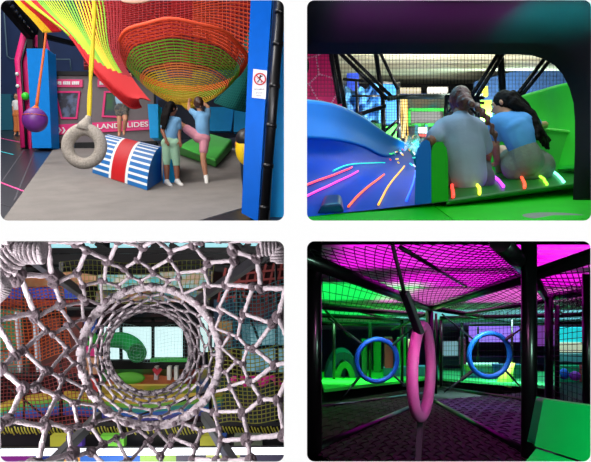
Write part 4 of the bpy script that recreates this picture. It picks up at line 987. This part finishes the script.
t3('play_board', R4(-12, 352, 26, 376), 11.4, (92, 120, 110), 'grey green panel at the left under the dark green one', 'panel')
t3('foam_block', R4(84, 320, 94, 334), 10.5, (30, 80, 180), 'blue foam block just left inside the outer hoop', 'block', bv=.03)
t3('foam_block', R4(84, 334, 93, 345), 10.5, (60, 190, 60), 'green foam block under the blue foam block', 'block', bv=.03)
t3('foam_block', R4(86, 346, 96, 356), 10.5, (230, 50, 140), 'hot pink foam block under the green foam block', 'block', bv=.03)
t3('foam_block', R4(84, 358, 100, 374), 10.5, (226, 170, 130), 'peach foam block inside the outer hoop', 'block', bv=.03)
t3('foam_block', R4(86, 376, 98, 392), 10.5, (220, 60, 60), 'red foam block under the peach block', 'block', bv=.03)
# rainbow band
t = thing('rainbow_arch', 'wide rainbow striped arch low behind the net', 'arch', P(60, 420, 10.8))
for i, c in enumerate(((214, 180, 60), (120, 190, 60), (40, 150, 140), (36, 96, 190), (60, 60, 150))):
    pts = [(-16, 414), (20, 403), (60, 398), (100, 401), (140, 404), (190, 400), (222, 396)]
    up_ = [P(x, y + i*4.2 - 4, 10.8) for x, y in pts]; lo_ = [P(x, y + (i+1)*4.2 - 4, 10.8) for x, y in pts]
    MB().prism(smooth_path(up_, 20) + smooth_path(lo_, 20)[::-1], (0, .2, 0)).build('rainbow_band', mat(f'rainbow{i}', c, .5), t)
t3('play_board', R4(100, 386, 200, 396), 11.3, (206, 170, 60), 'ochre yellow panel under the hoops', 'panel', c2=(150, 180, 50))
t3('cross_beam', R4(-12, 426, 292, 446), 9.6, (22, 18, 26), 'black padded cross beam low across the bay', 'beam', d=.2)
fr = MB(); r5 = random.Random(8)
for k in range(90):
    x = -8 + k * 3.2
    if 120 < x < 170 and k % 2: continue
    a = P(x, 427 + r5.uniform(-1, 1), 9.5); fr.tube([a, a + Vector((.03, -.02, -.06)), a + Vector((.05, 0, -.11))], .011, 5)
o = fr.build('cord_fringe', mat('fringe_yellow', (206, 200, 70), .6)); tag(o, 'row of short yellow cord loops along the black cross beam', 'fringe', kind='stuff')
for x0, x1, c, lb_ in ((50, 66, (200, 200, 60), 'lime yellow'), (66, 82, (90, 60, 170), 'violet'), (100, 124, (120, 220, 60), 'bright green'), (200, 216, (206, 206, 60), 'mustard'), (216, 226, (40, 90, 190), 'blue'), (234, 262, (120, 130, 110), 'olive grey')):
    t3('foam_block', R4(x0, 436, x1, 448), 9.3, c, f'{lb_} foam block under the black cross beam', 'block')
tg = thing('light_tube', 'long white light tube running low across the bay', 'lamp', P(140, 452, 9))
MB().tube([P(-12, 452.5, 9), P(294, 451, 9)], .05, 10).build('tube', mat('tube_white', (245, 250, 255), .4, emis=2.6), tg)
MB().bar(P(-12, 449.5, 9.1), P(294, 448, 9.1), .06).build('rail', STG, tg)
for x0, x1, c, lb_ in ((-12, 34, (150, 40, 150), 'purple'), (34, 64, (34, 50, 130), 'navy'), (64, 80, (220, 150, 40), 'orange'), (80, 140, (40, 100, 190), 'mid blue'), (140, 176, (150, 190, 90), 'pale green'), (176, 206, (80, 76, 92), 'grey'), (206, 240, (216, 222, 130), 'pale yellow'), (240, 292, (90, 84, 110), 'slate')):
    t3('floor_pad', R4(x0, 455, x1, 476), 9.2, c, f'{lb_} floor pad edge below the white light tube', 'floor pad', d=.3)
# right side
t = thing('red_lattice', 'dark red lattice roof panel at the right behind the net', 'lattice', P(262, 300, 11.5))
MB().prism([P(x, y, 11.8) for x, y in ((222, 272), (292, 262), (292, 304), (234, 300))], (0, .05, 0)).build('board', mat('lattice_back', (58, 22, 26), .8), t)
for k in range(9):
    x = 226 + k*8; MB().bar(P(x, 268 + (226-x)*.1, 11.7), P(x-8, 302, 11.7), .045).build('lath', mat('lath_red', (150, 60, 58), .6), t)
for k in range(4): MB().bar(P(224, 276 + k*7, 11.66), P(292, 268 + k*9, 11.66), .04).build('lath', mat('lath_red', (150, 60, 58), .6), t)
t3('play_board', R4(214, 300, 250, 348), 12, (34, 56, 84), 'dark slate blue panel right of the hoops', 'panel', c2=(26, 90, 110))
t3('play_board', R4(216, 322, 232, 352), 11.2, (196, 160, 90), 'ochre panel in front of the slate blue panel', 'panel', c2=(120, 80, 70))
t3('play_board', R4(250, 300, 294, 326), 12, (150, 60, 56), 'brick red panel under the red lattice', 'panel', c2=(60, 60, 86), vs=3)
t3('bright_window', R4(242, 324, 294, 372), 12, (150, 208, 218), 'pale cyan window at the right edge behind the net', 'window', c2=(70, 120, 140), vs=3.5, emis=.25)
t3('bright_window', R4(200, 318, 214, 352), 12.3, (206, 240, 240), 'narrow pale window just right of the hoops', 'window', emis=.6)
t = thing('pink_arches', 'row of hot pink loops in front of the right window', 'play arch', P(258, 392, 10.6))
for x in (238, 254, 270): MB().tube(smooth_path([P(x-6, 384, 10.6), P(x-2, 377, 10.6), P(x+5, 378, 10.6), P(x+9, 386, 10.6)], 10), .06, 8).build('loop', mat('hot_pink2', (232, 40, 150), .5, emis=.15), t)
t3('play_board', R4(206, 374, 294, 426), 12.2, (40, 66, 62), 'dark green grey panel at the lower right', 'panel', c2=(60, 40, 60), vs=1.4)
t3('foam_block', R4(196, 370, 212, 396), 10.6, (150, 140, 50), 'olive yellow foam block right of the inner hoop', 'block', c2=(60, 90, 150), vs=3)
# centre view through the tunnel
tag(MB().prism([P(x, y, 13.6) for x, y in R4(104, 325.5, 186, 362)], (0, .05, 0)).build('window_40', mat('window_day', (206, 238, 240), .4, emis=1.1)), 'large bright pale cyan window seen straight through the tunnel', None, None, 'structure')
t = thing('window_bars', 'black steel posts and rails across the bright window', 'window frame', P(150, 366, 13))
for a, b, w_ in (((121, 322), (121, 362), .06), ((153, 318), (153, 362), .06), ((184.5, 322), (184.5, 362), .07), ((104, 324.5), (190, 324.5), .09), ((104, 318.5), (190, 318.5), .06), ((132, 318), (132, 325), .04), ((142, 318), (142, 325), .04), ((166, 318), (166, 325), .04), ((104, 364.2), (196, 364.2), .18)):
    MB().bar(P(*a, 13), P(*b, 13), w_).build('bar', BLACKM, t)
t = thing('tube_slide', 'green translucent tube slide bending down in front of the bright window', 'slide', P(135, 362, 12.6))
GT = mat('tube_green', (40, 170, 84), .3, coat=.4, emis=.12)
MB().tube(smooth_path([P(98, 341, 12.8), P(112, 340, 12.8), P(125, 341, 12.7), P(134, 347, 12.55), P(137, 353, 12.4)], 20), [.15 + .05*k/20 for k in range(21)], 18).build('tube', GT, t)
for k in range(3): MB().tube([P(137 + (8.5 - 2.6*k) * math.cos(a), 353 + (8.5 - 2.6*k) * math.sin(a), 12.25 + .03*k) for a in [2*PI*i/28 for i in range(28)]], .028, 7, closed=True).build('mouth_ring', mat('tube_ring', (30, 130, 66), .3), t)
t3('low_hedge_panel', R4(150, 358.5, 190, 362), 12.9, (60, 190, 70), 'bright green low panel at the foot of the bright window', 'panel')
t3('play_floor_panel', R4(100, 367, 200, 386), 13.4, (60, 150, 60), 'green painted panel below the black rail', 'panel', c2=(150, 60, 50), vs=1.6)
tag(MB().ell(P(129, 378, 12.6), (.34, .06, .13)).build('oval_pad', mat('oval_green', (96, 190, 50), .5)), 'light green oval pad on the orange ground seen through the tunnel', 'pad')
tag(MB().ell(P(146, 384, 12.9), (.9, .06, .2)).build('oval_pad', mat('oval_orange', (196, 100, 44), .5)), 'wide orange oval pad under the light green one', 'pad')
for i, (x, c) in enumerate(((154, (226, 206, 206)), (167, (240, 236, 226)), (174, (230, 228, 220)))):
    t3('small_post', R4(x, 367, x + 3.5, 380), 12.7, c, ('pale pink post', 'white post', 'second white post')[i] + ' under the black rail', 'post')
tag(MB().prism([P(x, y, 12.6) for x, y in ((154, 368), (157, 370.5), (160, 368), (162, 370), (157, 376), (152, 370))], (0, .05, 0)).build('heart_sign', mat('heart_red', (196, 40, 60), .5)), 'small red heart shape under the black rail', 'sign')
def net3(a, b, c, d, nu, nv, r, col, label, nm):
    netplane(a + (8.6,), b + (8.6,), c + (8.6,), d + (8.6,), nu, nv, r, 'safety_net', label, mat('net_' + nm, col, .7), wob=.03)
net3((-12, 284), (62, 288), (72, 352), (-12, 372), 20, 22, 0.0067, (255, 124, 60), 'orange square net at the left behind the ropes', 'o3')
net3((-12, 374), (84, 356), (96, 424), (-12, 426), 26, 16, 0.0060, (176, 74, 74), 'dull red square net at the lower left', 'r3')
net3((220, 292), (292, 280), (292, 346), (224, 350), 18, 16, 0.0053, (90, 190, 206), 'cyan square net at the right', 'c3')
net3((208, 352), (292, 346), (292, 420), (214, 424), 18, 18, 0.0075, (196, 196, 80), 'yellow square net at the lower right', 'y3')
net3((60, 262), (214, 262), (210, 300), (66, 304), 34, 8, 0.0045, (180, 186, 90), 'olive square net under the trusses', 'l3')
net3((106, 326), (188, 326), (188, 361), (106, 361), 24, 10, 0.0014, (170, 220, 220), 'fine pale net over the bright window', 'f3')
area('flood_lamp', (-2.15, 3.5, -.6), (-1.15, 4.2, -.6), .5, 20, (1, .97, 1))  # unseen fill added to lift the rope tunnel from the side
area('flood_lamp', (-.75, 3.1, -1.9), (-.75, 3.9, -1.0), .5, 16, (1, .97, 1))  # unseen fill added to lift the rope tunnel from below
t = thing('climbing_scaffold', 'black tubular scaffold bars crossing behind the rope net', 'play frame', P(140, 440, 9.9))
for a, b, r_ in (((61, 262), (61, 430), .035), ((100, 300), (100, 430), .03), ((209, 262), (211, 430), .035), ((237, 290), (239, 430), .03), ((-8, 308), (100, 309), .025), ((209, 349), (290, 346), .03), ((-8, 374), (100, 377), .03), ((209, 375), (290, 374), .022), ((61, 309), (100, 352), .018), ((0, 380), (61, 430), .018), ((239, 290), (262, 348), .02), ((100, 428), (209, 392), .016), ((24, 262), (24, 430), .022), ((276, 262), (277, 430), .022)):
    MB().tube([P(*a, 10), P(*b, 10)], r_, 8).build('pipe', BLK3, t)
# unseen fill lights added for the ropes and background of bay 3
area('flood_lamp', (-1.3, 1.75, -.9), (-.8, 3.2, -.5), .5, 34, (1, .96, .98), sy=.5)
area('flood_lamp', (-1.75, 1.75, -.5), (-.8, 3.2, -.6), .4, 18, (1, .96, .98), sy=.4)
area('ceiling_lamp', (-3, 10.3, -.04), (-3, 10.4, -3), 4.0, 70, (1, .97, .95), sy=2.0)
area('flood_lamp', (-6.5, 8.5, -2.2), (-3, 12, -2.4), 1.5, 56, (1, .97, .95))
area('flood_lamp', (-2.5, 8.2, -4.3), (-3, 12, -2.4), 1.5, 40, (1, .95, .95))
# ================================================================ bay 4: net cage with hanging hoops under magenta light
H4 = 350.0
def zf(Y): return (CY - H4) / F * Y - .667
def zc(Y): return (CY - H4) / F * Y + .56
def FL(x, Y, dz=0): return Vector(((x - CX) / F * Y, Y, zf(Y) + dz))
def CL(x, Y, dz=0): return Vector(((x - CX) / F * Y, Y, zc(Y) + dz))
BLK = mat('cage_black', (14, 13, 16), .28, metal=.2, coat=.3)
# lit roof
RF = mat('roof_white', (232, 226, 232), .95, spec=0, var=.06, vscale=1.2)
mb = MB(); N = 150
def zr(Y): return (CY - H4) / F * Y + .86
for k in range(N):
    Y0 = 4.9 + 20 * k / N; Y1 = 4.9 + 20 * (k+1) / N; d = .02 if k % 2 else 0
    a = [Vector((x, y, min(-.015, zr(y) + d))) for x, y in ((.02, Y0), (12, Y0), (12, Y1), (.02, Y1))]
    mb.add(a, [(0, 1, 2, 3)])
    mb.add([a[3], a[2], a[2] - Vector((0, 0, .02)), a[3] - Vector((0, 0, .02))], [(0, 1, 2, 3)])
struct(mb, 'ceiling', RF)
struct(MB().prism([FL(296, 2.0, -.16), FL(650, 2.0, -.16), Vector((14.8, 25, zf(25) - .16)), Vector((.02, 25, zf(25) - .16))], (0, 0, -.02)), 'floor', mat('bay_floor', (8, 4, 9), .9))
struct(MB().prism([P(x, y, 25) for x, y in R4(296.5, 242, 660, 420)], (0, .1, 0)), 'wall_back', mat('wall_cyan_dim', (96, 120, 140), .8))
frame = thing('net_cage', 'black padded tubular frame of the net cage with posts and beams', 'play frame', FL(430, 8))
def pole(a, b, r, nm='post', m=BLK, par=None): MB().tube([a, b], r, 14).build(nm, m, par or frame)
c4 = Vector((.02, 0, 0))
pole(FL(314, 3.95, -.3), Vector((CL(314, 3.95).x, 3.95, -.05)), .052)
pole(FL(429.5, 8), CL(429.5, 8), .052)
pole(FL(529, 3.7, -.3), Vector((FL(529, 3.7).x, 3.7, -.06)), .047)
pole(FL(549, 6.2), CL(549, 6.2), .042); pole(FL(588, 4.4, -.2), CL(588, 4.4), .04); pole(FL(557, 7.5), CL(557, 7.5), .03)
pole(CL(300, 3.6), CL(430, 8), .05, 'beam'); pole(CL(430, 8), CL(602, 3.45), .046, 'beam')
pole(CL(500, 3.1) , CL(529, 4.3), .055, 'beam'); pole(CL(529, 4.3), CL(547, 6.6), .04, 'beam'); pole(CL(547, 6.6), CL(560, 9), .03, 'beam')
pole(CL(401, 3.4, .02), CL(466, 5.45, .02), .014, 'rail')
pole(CL(547, 6.4), CL(600, 5.6), .04, 'beam'); pole(CL(430, 8), CL(512, 12), .035, 'beam'); pole(CL(460, 9.5), CL(547, 6.8), .025, 'beam')
pole(CL(318, 7.6), CL(428, 9.8), .045, 'beam'); pole(CL(318, 9.6), CL(428, 11.8), .035, 'beam'); pole(CL(318, 12.5), CL(424, 13.6), .04, 'beam')
pole(CL(440, 10.5), CL(600, 9.4), .035, 'beam'); pole(CL(470, 13.5), CL(600, 12), .03, 'beam')
pole(FL(314, 3.95, .01), FL(430, 8, .01), .03, 'floor_bar'); pole(FL(430, 8, .01), FL(534, 3.7, .01), .03, 'floor_bar')
pole(FL(318, 6.9, .01), FL(430, 9.2, .01), .022, 'floor_bar'); pole(FL(430, 11, .01), FL(540, 7.5, .01), .025, 'floor_bar')
for x, Y, r in ((441, 10.5, .03), (436, 9.2, .02), (402, 11, .03), (370, 12.5, .03), (407, 13.5, .025), (334, 12, .03), (462, 12, .03), (512, 11, .025), (478, 14.5, .025)):
    pole(FL(x, Y), CL(x, Y), r)
pole(P(332, 305, 9), P(402, 322, 11), .018, 'brace'); pole(P(322, 307, 9), P(352, 338, 9), .018, 'brace'); pole(P(392, 330, 11), P(430, 312, 9), .018, 'brace')
# nets over the cage
NB4 = mat('cage_net_black', (10, 9, 12), .8)
def quadnet(a, b, c, d, nu, nv, r, label, diag=False):
    mb = MB(); f = lambda u, v: a.lerp(b, u).lerp(d.lerp(c, u), v)
    if diag:
        n = nu + nv
        for i in range(-nv, nu + 1):
            for sgn in (1, -1):
                pts = []
                for k in range(nv + 1):
                    u = (i + k if sgn > 0 else i + nv - k) / nu
                    if 0 <= u <= 1: pts.append(f(u, k / nv) - Vector((0, 0, .0)))
                if len(pts) > 1: mb.tube(pts, r, 4, caps=False)
    else:
        for i in range(nu + 1): mb.tube([f(i/nu, 0), f(i/nu, .5) , f(i/nu, 1)], r, 4, caps=False)
        for j in range(nv + 1): mb.tube([f(0, j/nv), f(.5, j/nv), f(1, j/nv)], r, 4, caps=False)
    return tag(mb.build('safety_net', NB4), label, 'safety net')
def CLz(x, Y): 
    p = CL(x, Y, .01); return p
quadnet(CLz(298.5, 3.4), CLz(500, 3.1), CLz(529, 4.3), CLz(430, 8), 17, 17, .0030, 'black diamond net roof over the nearest cage cell', diag=True)
quadnet(CLz(300, 3.6), CLz(430, 8), CLz(428, 11.8), CLz(318, 12.5), 26, 9, .0032, 'black net roof over the green lit cells on the left')
quadnet(CLz(430, 8), CLz(529, 4.3), CLz(547, 6.4), CLz(512, 12), 26, 8, .0034, 'black net roof over the pink lit cell right of the centre')
quadnet(CLz(529, 4.3), CLz(602, 3.45), CLz(602, 9.4), CLz(547, 6.6), 12, 14, .0042, 'black net roof at the upper right corner')
quadnet(CLz(547, 6.6), CLz(602, 6.2), CLz(602, 12), CLz(512, 12), 16, 8, .0042, 'black net roof over the cyan lit far right cell')
quadnet(FL(549, 6.3), FL(588, 4.6), CL(588, 4.6), CL(549, 6.3), 9, 24, .003, 'black upright net at the right between two posts')
quadnet(FL(441, 10.6), FL(547, 7.6), CL(547, 7.6), CL(441, 10.6), 30, 15, .0028, 'black upright net behind the right hoop')
# woven floors
STR = mat('strap_maroon', (40, 10, 24), .75, spec=.15, var=.2, vscale=9); STR2 = mat('strap_purple', (66, 34, 80), .65, spec=.2, var=.2, vscale=9)
def weave(a, b, c, d, nu, nv, w, m, label, gap=.55):
    mb = MB(); f = lambda u, v: a.lerp(b, u).lerp(d.lerp(c, u), v)
    for dr in (0, 1):
        n, mth = (nu, nv) if dr == 0 else (nv, nu)
        for i in range(n):
            u0, u1 = (i + (1-gap)/2)/n, (i + (1+gap)/2)/n; vs = []
            for k in range(2 * mth + 1):
                v = k / (2*mth); h = .007 * (1 if (k//2 + i + dr) % 2 else -1) * (1 if k % 2 else 0)
                for u in (u0, u1):
                    p = f(u, v) if dr == 0 else f(v, u); vs.append(p + Vector((0, 0, h)))
            mb.add(vs, [(2*k, 2*k+1, 2*k+3, 2*k+2) for k in range(2*mth)])
    return tag(mb.build('strap_floor', m, mods=[solid(.004)]), label, 'woven floor')
weave(FL(430, 8), FL(314, 3.95), FL(420, 2.35), FL(534, 3.7), 19, 19, .04, STR, 'dark maroon woven strap floor of the nearest cage cell', .66)
weave(FL(430, 8), FL(534, 3.7), FL(640, 4.6), FL(520, 9.3), 20, 14, .04, STR2, 'purple woven strap floor right of the centre with light gaps', .58)
weave(FL(314, 3.95), FL(430, 8), FL(430, 11), FL(310, 7.2), 22, 10, .04, STR, 'dark maroon woven strap floor left of the centre post', .7)
# hoops
def strap(a, b, w, name, parent, m): MB().bar(a, b, w, .018).build(name, m, parent)
SLV = mat('sleeve_black', (22, 26, 32), .5); CORD = mat('cord_black', (12, 12, 14), .6)
PKH = mat('hoop_pink', (236, 110, 186), .4, bump=.15, bscale=30); BLH = mat('hoop_blue', (24, 84, 180), .4, bump=.15, bscale=30)
pc = P(422, 371, 3.7)
t = thing('hanging_hoop', 'large pink foam hoop seen nearly edge on, hung on black straps', 'hoop', P(420, 420, 3.7))
ud = Vector((.40, .91, -.02)).normalized(); pts = [pc + ud * (.27 * math.cos(a)) + Vector((-.012, 0, 1)) * (.272 * math.sin(a)) for a in [2*PI*k/64 for k in range(64)]]
MB().tube(pts, .035, 14, closed=True).build('ring', PKH, t)
topp = pc + Vector((-.003, 0, .28)); 
s_ = MB().bar(P(404, 291, 3.5), P(419.5, 333, 3.55), .072, .03).build('upper_sleeve', SLV, t, mods=[bevel(.006)])
MB().tube([P(391, 240, 3.35) if False else Vector((P(392, 242.5, 3.35).x, 3.35, -.065)), P(405, 296, 3.5)], .012, 8).build('upper_cord', CORD, t)
MB().bar(P(420.5, 417, 3.68), P(417.5, 470, 3.5), .034, .014).build('lower_strap', SLV, t)
def blue(cx, cy, r, Y, rad, label, straps, m=BLH):
    c = P(cx, cy, Y); t = thing('hanging_hoop', label, 'hoop', c - Vector((0, 0, r))); ux = Vector((.985, .17, 0))
    MB().tube([c + ux * (r * math.cos(a)) + Vector((0, 0, r * math.sin(a))) for a in [2*PI*k/56 for k in range(56)]], rad, 12, closed=True).build('ring', m, t)
    for (a, b, e) in straps:
        A_, B_ = P(*a, Y), P(*b, Y); q = A_.lerp(B_, .42)
        MB().bar(A_, q, .07, .02).build('strap_sleeve', SLV, t); MB().tube([q, B_], .011, 6).build('strap_cord', CORD, t)
    return t
blue(377, 360.3, .267, 7.6, .031, 'blue foam hoop strapped by four corners, left of the pink hoop', [((362, 344), (328, 318), 0), ((392.5, 345), (420, 322), 0), ((361, 375), (340, 401), 0), ((393, 375), (421, 400), 0)])
blue(489.5, 355, .262, 7.2, .031, 'light blue foam hoop strapped by four corners, right of the pink hoop', [((474, 340), (442, 314), 0), ((505, 340), (524, 327), 0), ((473, 371), (444, 392), 0), ((506, 371), (527, 394), 0)], mat('hoop_blue_light', (28, 116, 200), .4, bump=.15, bscale=30))
# green seat lower right
GP = mat('seat_green_vinyl', (0, 196, 96), .45, var=.03)
t = thing('foam_chair', 'green vinyl foam seat with backrest at the lower right corner', 'foam seat', P(560, 460, 2.9))
def on_plane(a, b, c, x, y):
    n = (b - a).cross(c - a); d = P(x, y, 1.0); return d * (n.dot(a) / n.dot(d))
qa, qb, qd = P(543.5, 399, 3.1), P(604, 408, 2.9), P(534.5, 446, 2.95); qc = on_plane(qa, qb, qd, 604, 468)
MB().prism([qa, qb, qc, qd], Vector((.01, .12, -.02))).build('backrest', GP, t, mods=[bevel(.02, 4)])
sa, sb = qd + Vector((0, -.02, -.005)), qc + Vector((0, -.02, -.005)); sd = P(522, 466, 2.6)
MB().prism([sa, sb, on_plane(sa, sb, sd, 570, 486), sd], Vector((0, 0, -.08))).build('seat', GP, t, mods=[bevel(.015, 3)])
# left / back things
def t4(name, poly, Y, c, label, cat, d=.15, c2=None, vs=2.0, emis=0, bv=0):
    return tap(name, poly, Y, mat(f'{name}4_{c[0]}_{c[1]}_{c[2]}_{int(emis*10)}', c, .5, c2=c2, vscale=vs, emis=emis), label, cat, d, bv)
GM = mat('mat_green4', (40, 220, 60), .5)
tag(MB().prism([FL(324, 9.0, .03), FL(437, 13.2, .03), FL(437, 21, .03), FL(318, 16, .03)], (0, 0, .05)).build('play_mat', GM), 'bright green mat on the floor behind the left hoop', 'mat')
tag(MB().prism([FL(438, 12.5, .03), FL(560, 9.6, .03), FL(560, 16, .03), FL(438, 20, .03)], (0, 0, .05)).build('play_mat', mat('mat_green_b4', (60, 206, 110), .5)), 'green mat on the floor behind the right hoop', 'mat')
t = thing('arch_tunnel', 'blue ribbed arch tunnel with a green inner arch at the left', 'tunnel', FL(345, 13, .08))
BT = mat('ribbed_blue', (34, 66, 130), .5); 
def halfarch(cx, yb, w_, h_, Y, d, th, m, nm):
    o_ = [(cx + w_*math.cos(PI*k/16), yb - h_*math.sin(PI*k/16)) for k in range(17)]; i_ = [(cx + (w_-th)*math.cos(PI*k/16), yb - (h_-th)*math.sin(PI*k/16)) for k in range(17)]
    MB().prism([P(*q, Y) for q in o_ + i_[::-1]], (0, d, 0)).build(nm, m, t, mods=[bevel(.01)])
halfarch(343, 384, 18, 32, 12.8, .5, 8, BT, 'outer_arch'); halfarch(345, 384, 11, 22, 12.7, .4, 6, mat('arch_green', (40, 150, 60), .5), 'inner_arch')
MB().prism([P(x, y, 13.2) for x, y in R4(336, 362, 352, 384)], (0, .1, 0)).build('back_panel', BT, t)
for k in range(7): MB().bar(P(329 + k*5, 352 + abs(k-3)*2.3, 12.75), P(329 + k*5, 383, 12.75), .02).build('rib', mat('rib_blue', (24, 46, 96), .5), t)
t4('padded_post', R4(385, 338, 393, 368), 12.4, (214, 30, 90), 'crimson pink padded post between the left hoop and centre', 'post', bv=.02)
t4('padded_post', R4(374, 340, 381, 372), 12.9, (30, 150, 80), 'green padded post seen through the left hoop', 'post', bv=.02)
t4('padded_post', R4(362, 340, 367, 376), 12.7, (40, 110, 80), 'dull green padded post seen through the left hoop', 'post', bv=.02)
t4('padded_post', R4(461, 338, 466, 366), 13, (226, 40, 140), 'hot pink padded post right of the centre post', 'post', bv=.02)
t4('foam_barrier', [(384, 368), (438, 366), (438, 380), (384, 384)], 13.4, (90, 150, 210), 'light blue foam wall beyond the pink hoop', 'foam wall')
t4('lit_window', R4(409, 340, 418, 362), 16, (236, 240, 180), 'pale yellow lit window left of the centre post', 'window', emis=.9)
t4('lit_window', R4(444, 342, 458, 356), 17, (170, 186, 214), 'pale blue grey window right of the centre post', 'window', emis=.35)
t4('padded_board', R4(398, 338, 408, 366), 15, (40, 190, 60), 'green panel left of the pale yellow window', 'panel')
t4('light_board', R4(470, 327, 520, 342), 18.5, (150, 110, 236), 'violet and cyan lit panel above the right hoop', 'light panel', c2=(40, 206, 240), vs=1.2, emis=1.1)
t4('wall_board', R4(440, 357, 560, 366), 18, (38, 20, 60), 'dark purple band behind the right hoop', 'panel')
t4('play_board', R4(494, 365, 522, 378), 12.6, (36, 90, 200), 'blue play panel low behind the right hoop', 'panel', c2=(60, 200, 120), vs=2)
t4('play_board', R4(466, 366, 492, 378), 12.7, (140, 206, 60), 'lime play panel seen through the right hoop', 'panel', c2=(40, 140, 200), vs=2)
t4('lit_window', R4(468, 364, 500, 370), 14, (190, 236, 226), 'pale green white window strip seen through the right hoop', 'window', emis=.8)  # glow added for a bright wall region, no window there
t4('wall_board', R4(524, 326, 556, 346), 19, (150, 80, 190), 'lilac lit board right of the tall post', 'light panel', emis=.5)
tag(MB().tube([P(504, 385, 11), P(508, 370, 11), P(512, 362, 11)], [.14, .10, .06], 12).build('play_cone', mat('cone_lime', (220, 236, 90), .5)), 'pale lime cone low behind the right hoop', 'cone')
t4('light_board', R4(560, 328, 584, 342), 16, (40, 216, 226), 'cyan lit panel at the right between the posts', 'light panel', emis=.6)
t4('lit_window', R4(560, 343, 582, 352), 15.9, (232, 220, 190), 'cream lit window under the cyan lit panel', 'window', emis=.5)
t4('play_board', R4(558, 354, 586, 362), 15.8, (150, 200, 210), 'pale grey blue shelf panel at the right', 'panel')
t4('play_board', R4(556, 366, 584, 386), 15.5, (40, 190, 130), 'sea green panel low at the right between the posts', 'panel')
t4('play_board', R4(582, 366, 586, 384), 15.3, (214, 40, 60), 'red strip beside the sea green panel', 'panel')
tag(MB().ell(P(564, 374, 14.8), (.12, .1, .14)).build('play_ball', mat('ball_blue4', (40, 100, 230), .4)), 'blue ball at the right between the posts', 'ball')
tag(MB().ell(P(575, 376, 14.8), (.14, .1, .12)).build('play_ball', mat('ball_magenta4', (210, 50, 190), .4)), 'magenta ball beside the blue ball', 'ball')
# bay 4: coloured roof floods, then unseen fills added to brighten it
area('roof_flood_magenta', (1.7, 5.5, -.37), (1.7, 5.695, 0.610), 2.6, 20, (1, 0, .88), sy=1.5).data.spread = 2.0
area('roof_flood_magenta', (2.5, 7.3, -.76), (2.5, 7.495, 0.220), 2.6, 20, (1, 0, .85), sy=1.5).data.spread = 2.0
area('roof_flood_green', (.9, 8.9, -1.10), (.9, 9.095, -0.12), 1.6, 26, (.0, 1, .10), sy=2.6).data.spread = 2.0
area('roof_flood_green', (1.2, 13.8, -2.05), (1.2, 13.995, -1.070), 2.2, 30, (.0, 1, .12), sy=3.2).data.spread = 2.0
area('roof_flood_pink', (3.0, 9.4, -1.20), (3.0, 9.595, -.22), 3.2, 34, (1, .16, .78), sy=2.4).data.spread = 2.0
area('roof_flood_cyan', (5.4, 14.5, -2.2), (5.4, 14.695, -1.22), 5.5, 90, (.25, .9, 1), sy=4).data.spread = 2.0
area('roof_flood_violet', (3.6, 5.2, -.36), (3.6, 5.395, 0.620), 1.0, 2, (.8, .2, .9), sy=1.0).data.spread = 2.0
area('cage_lamp', (1.0, 11.5, -1.5), (1.0, 11.5, -4), 1.5, 60, (.35, 1, .45)).data.spread = 1.5  # unseen fill added to brighten the back of the cage
area('cage_lamp', (3.4, 11, -1.35), (3.4, 11.3, -4), 1.5, 120, (.6, 1, .95)).data.spread = 1.5
area('cage_lamp', (.7, 2.6, -.10), (.75, 3.7, -.9), .3, 2.4, (1, .3, .8)).data.spread = 1.5
area('seat_lamp', (1.9, 2.2, -.5), (1.35, 2.9, -1.05), .35, 14, (.5, 1, .75))  # unseen fill added to brighten the green seat
area('hoop_lamp', (2.2, 6.9, -.83), (2.0, 7.25, -1.7), .4, 6, (.5, .85, 1)).data.spread = 1.7  # unseen fill added to light the blue hoops
area('hoop_lamp', (.95, 7.2, -.95), (1.0, 7.55, -1.7), .35, 3.5, (.5, .8, 1)).data.spread = 1.7
S.cycles.max_bounces = 6
S.cycles.transparent_max_bounces = 16

# repeats of one kind in one bay carry a group
import re as _re
def _stem(n): return _re.sub(r'\.\d+$', '', n)
_by = {}
for o in S.objects:
    if o.parent is None and o.get('category') and not o.get('group') and o.get('kind') != 'structure':
        w_ = world_loc(o); bay = (0 if w_.z > 0 else 2) + (0 if w_.x < 0 else 1); _by.setdefault((_stem(o.name), bay), []).append(o)
for (n, bay), L in _by.items():
    if len(L) > 1 and n != 'person':
        for o in L: o['group'] = n.replace('_', ' ') + 's ' + ('under and around the climbing nets', 'around the slides', 'behind the rope net', 'in and around the hoop cage')[bay]
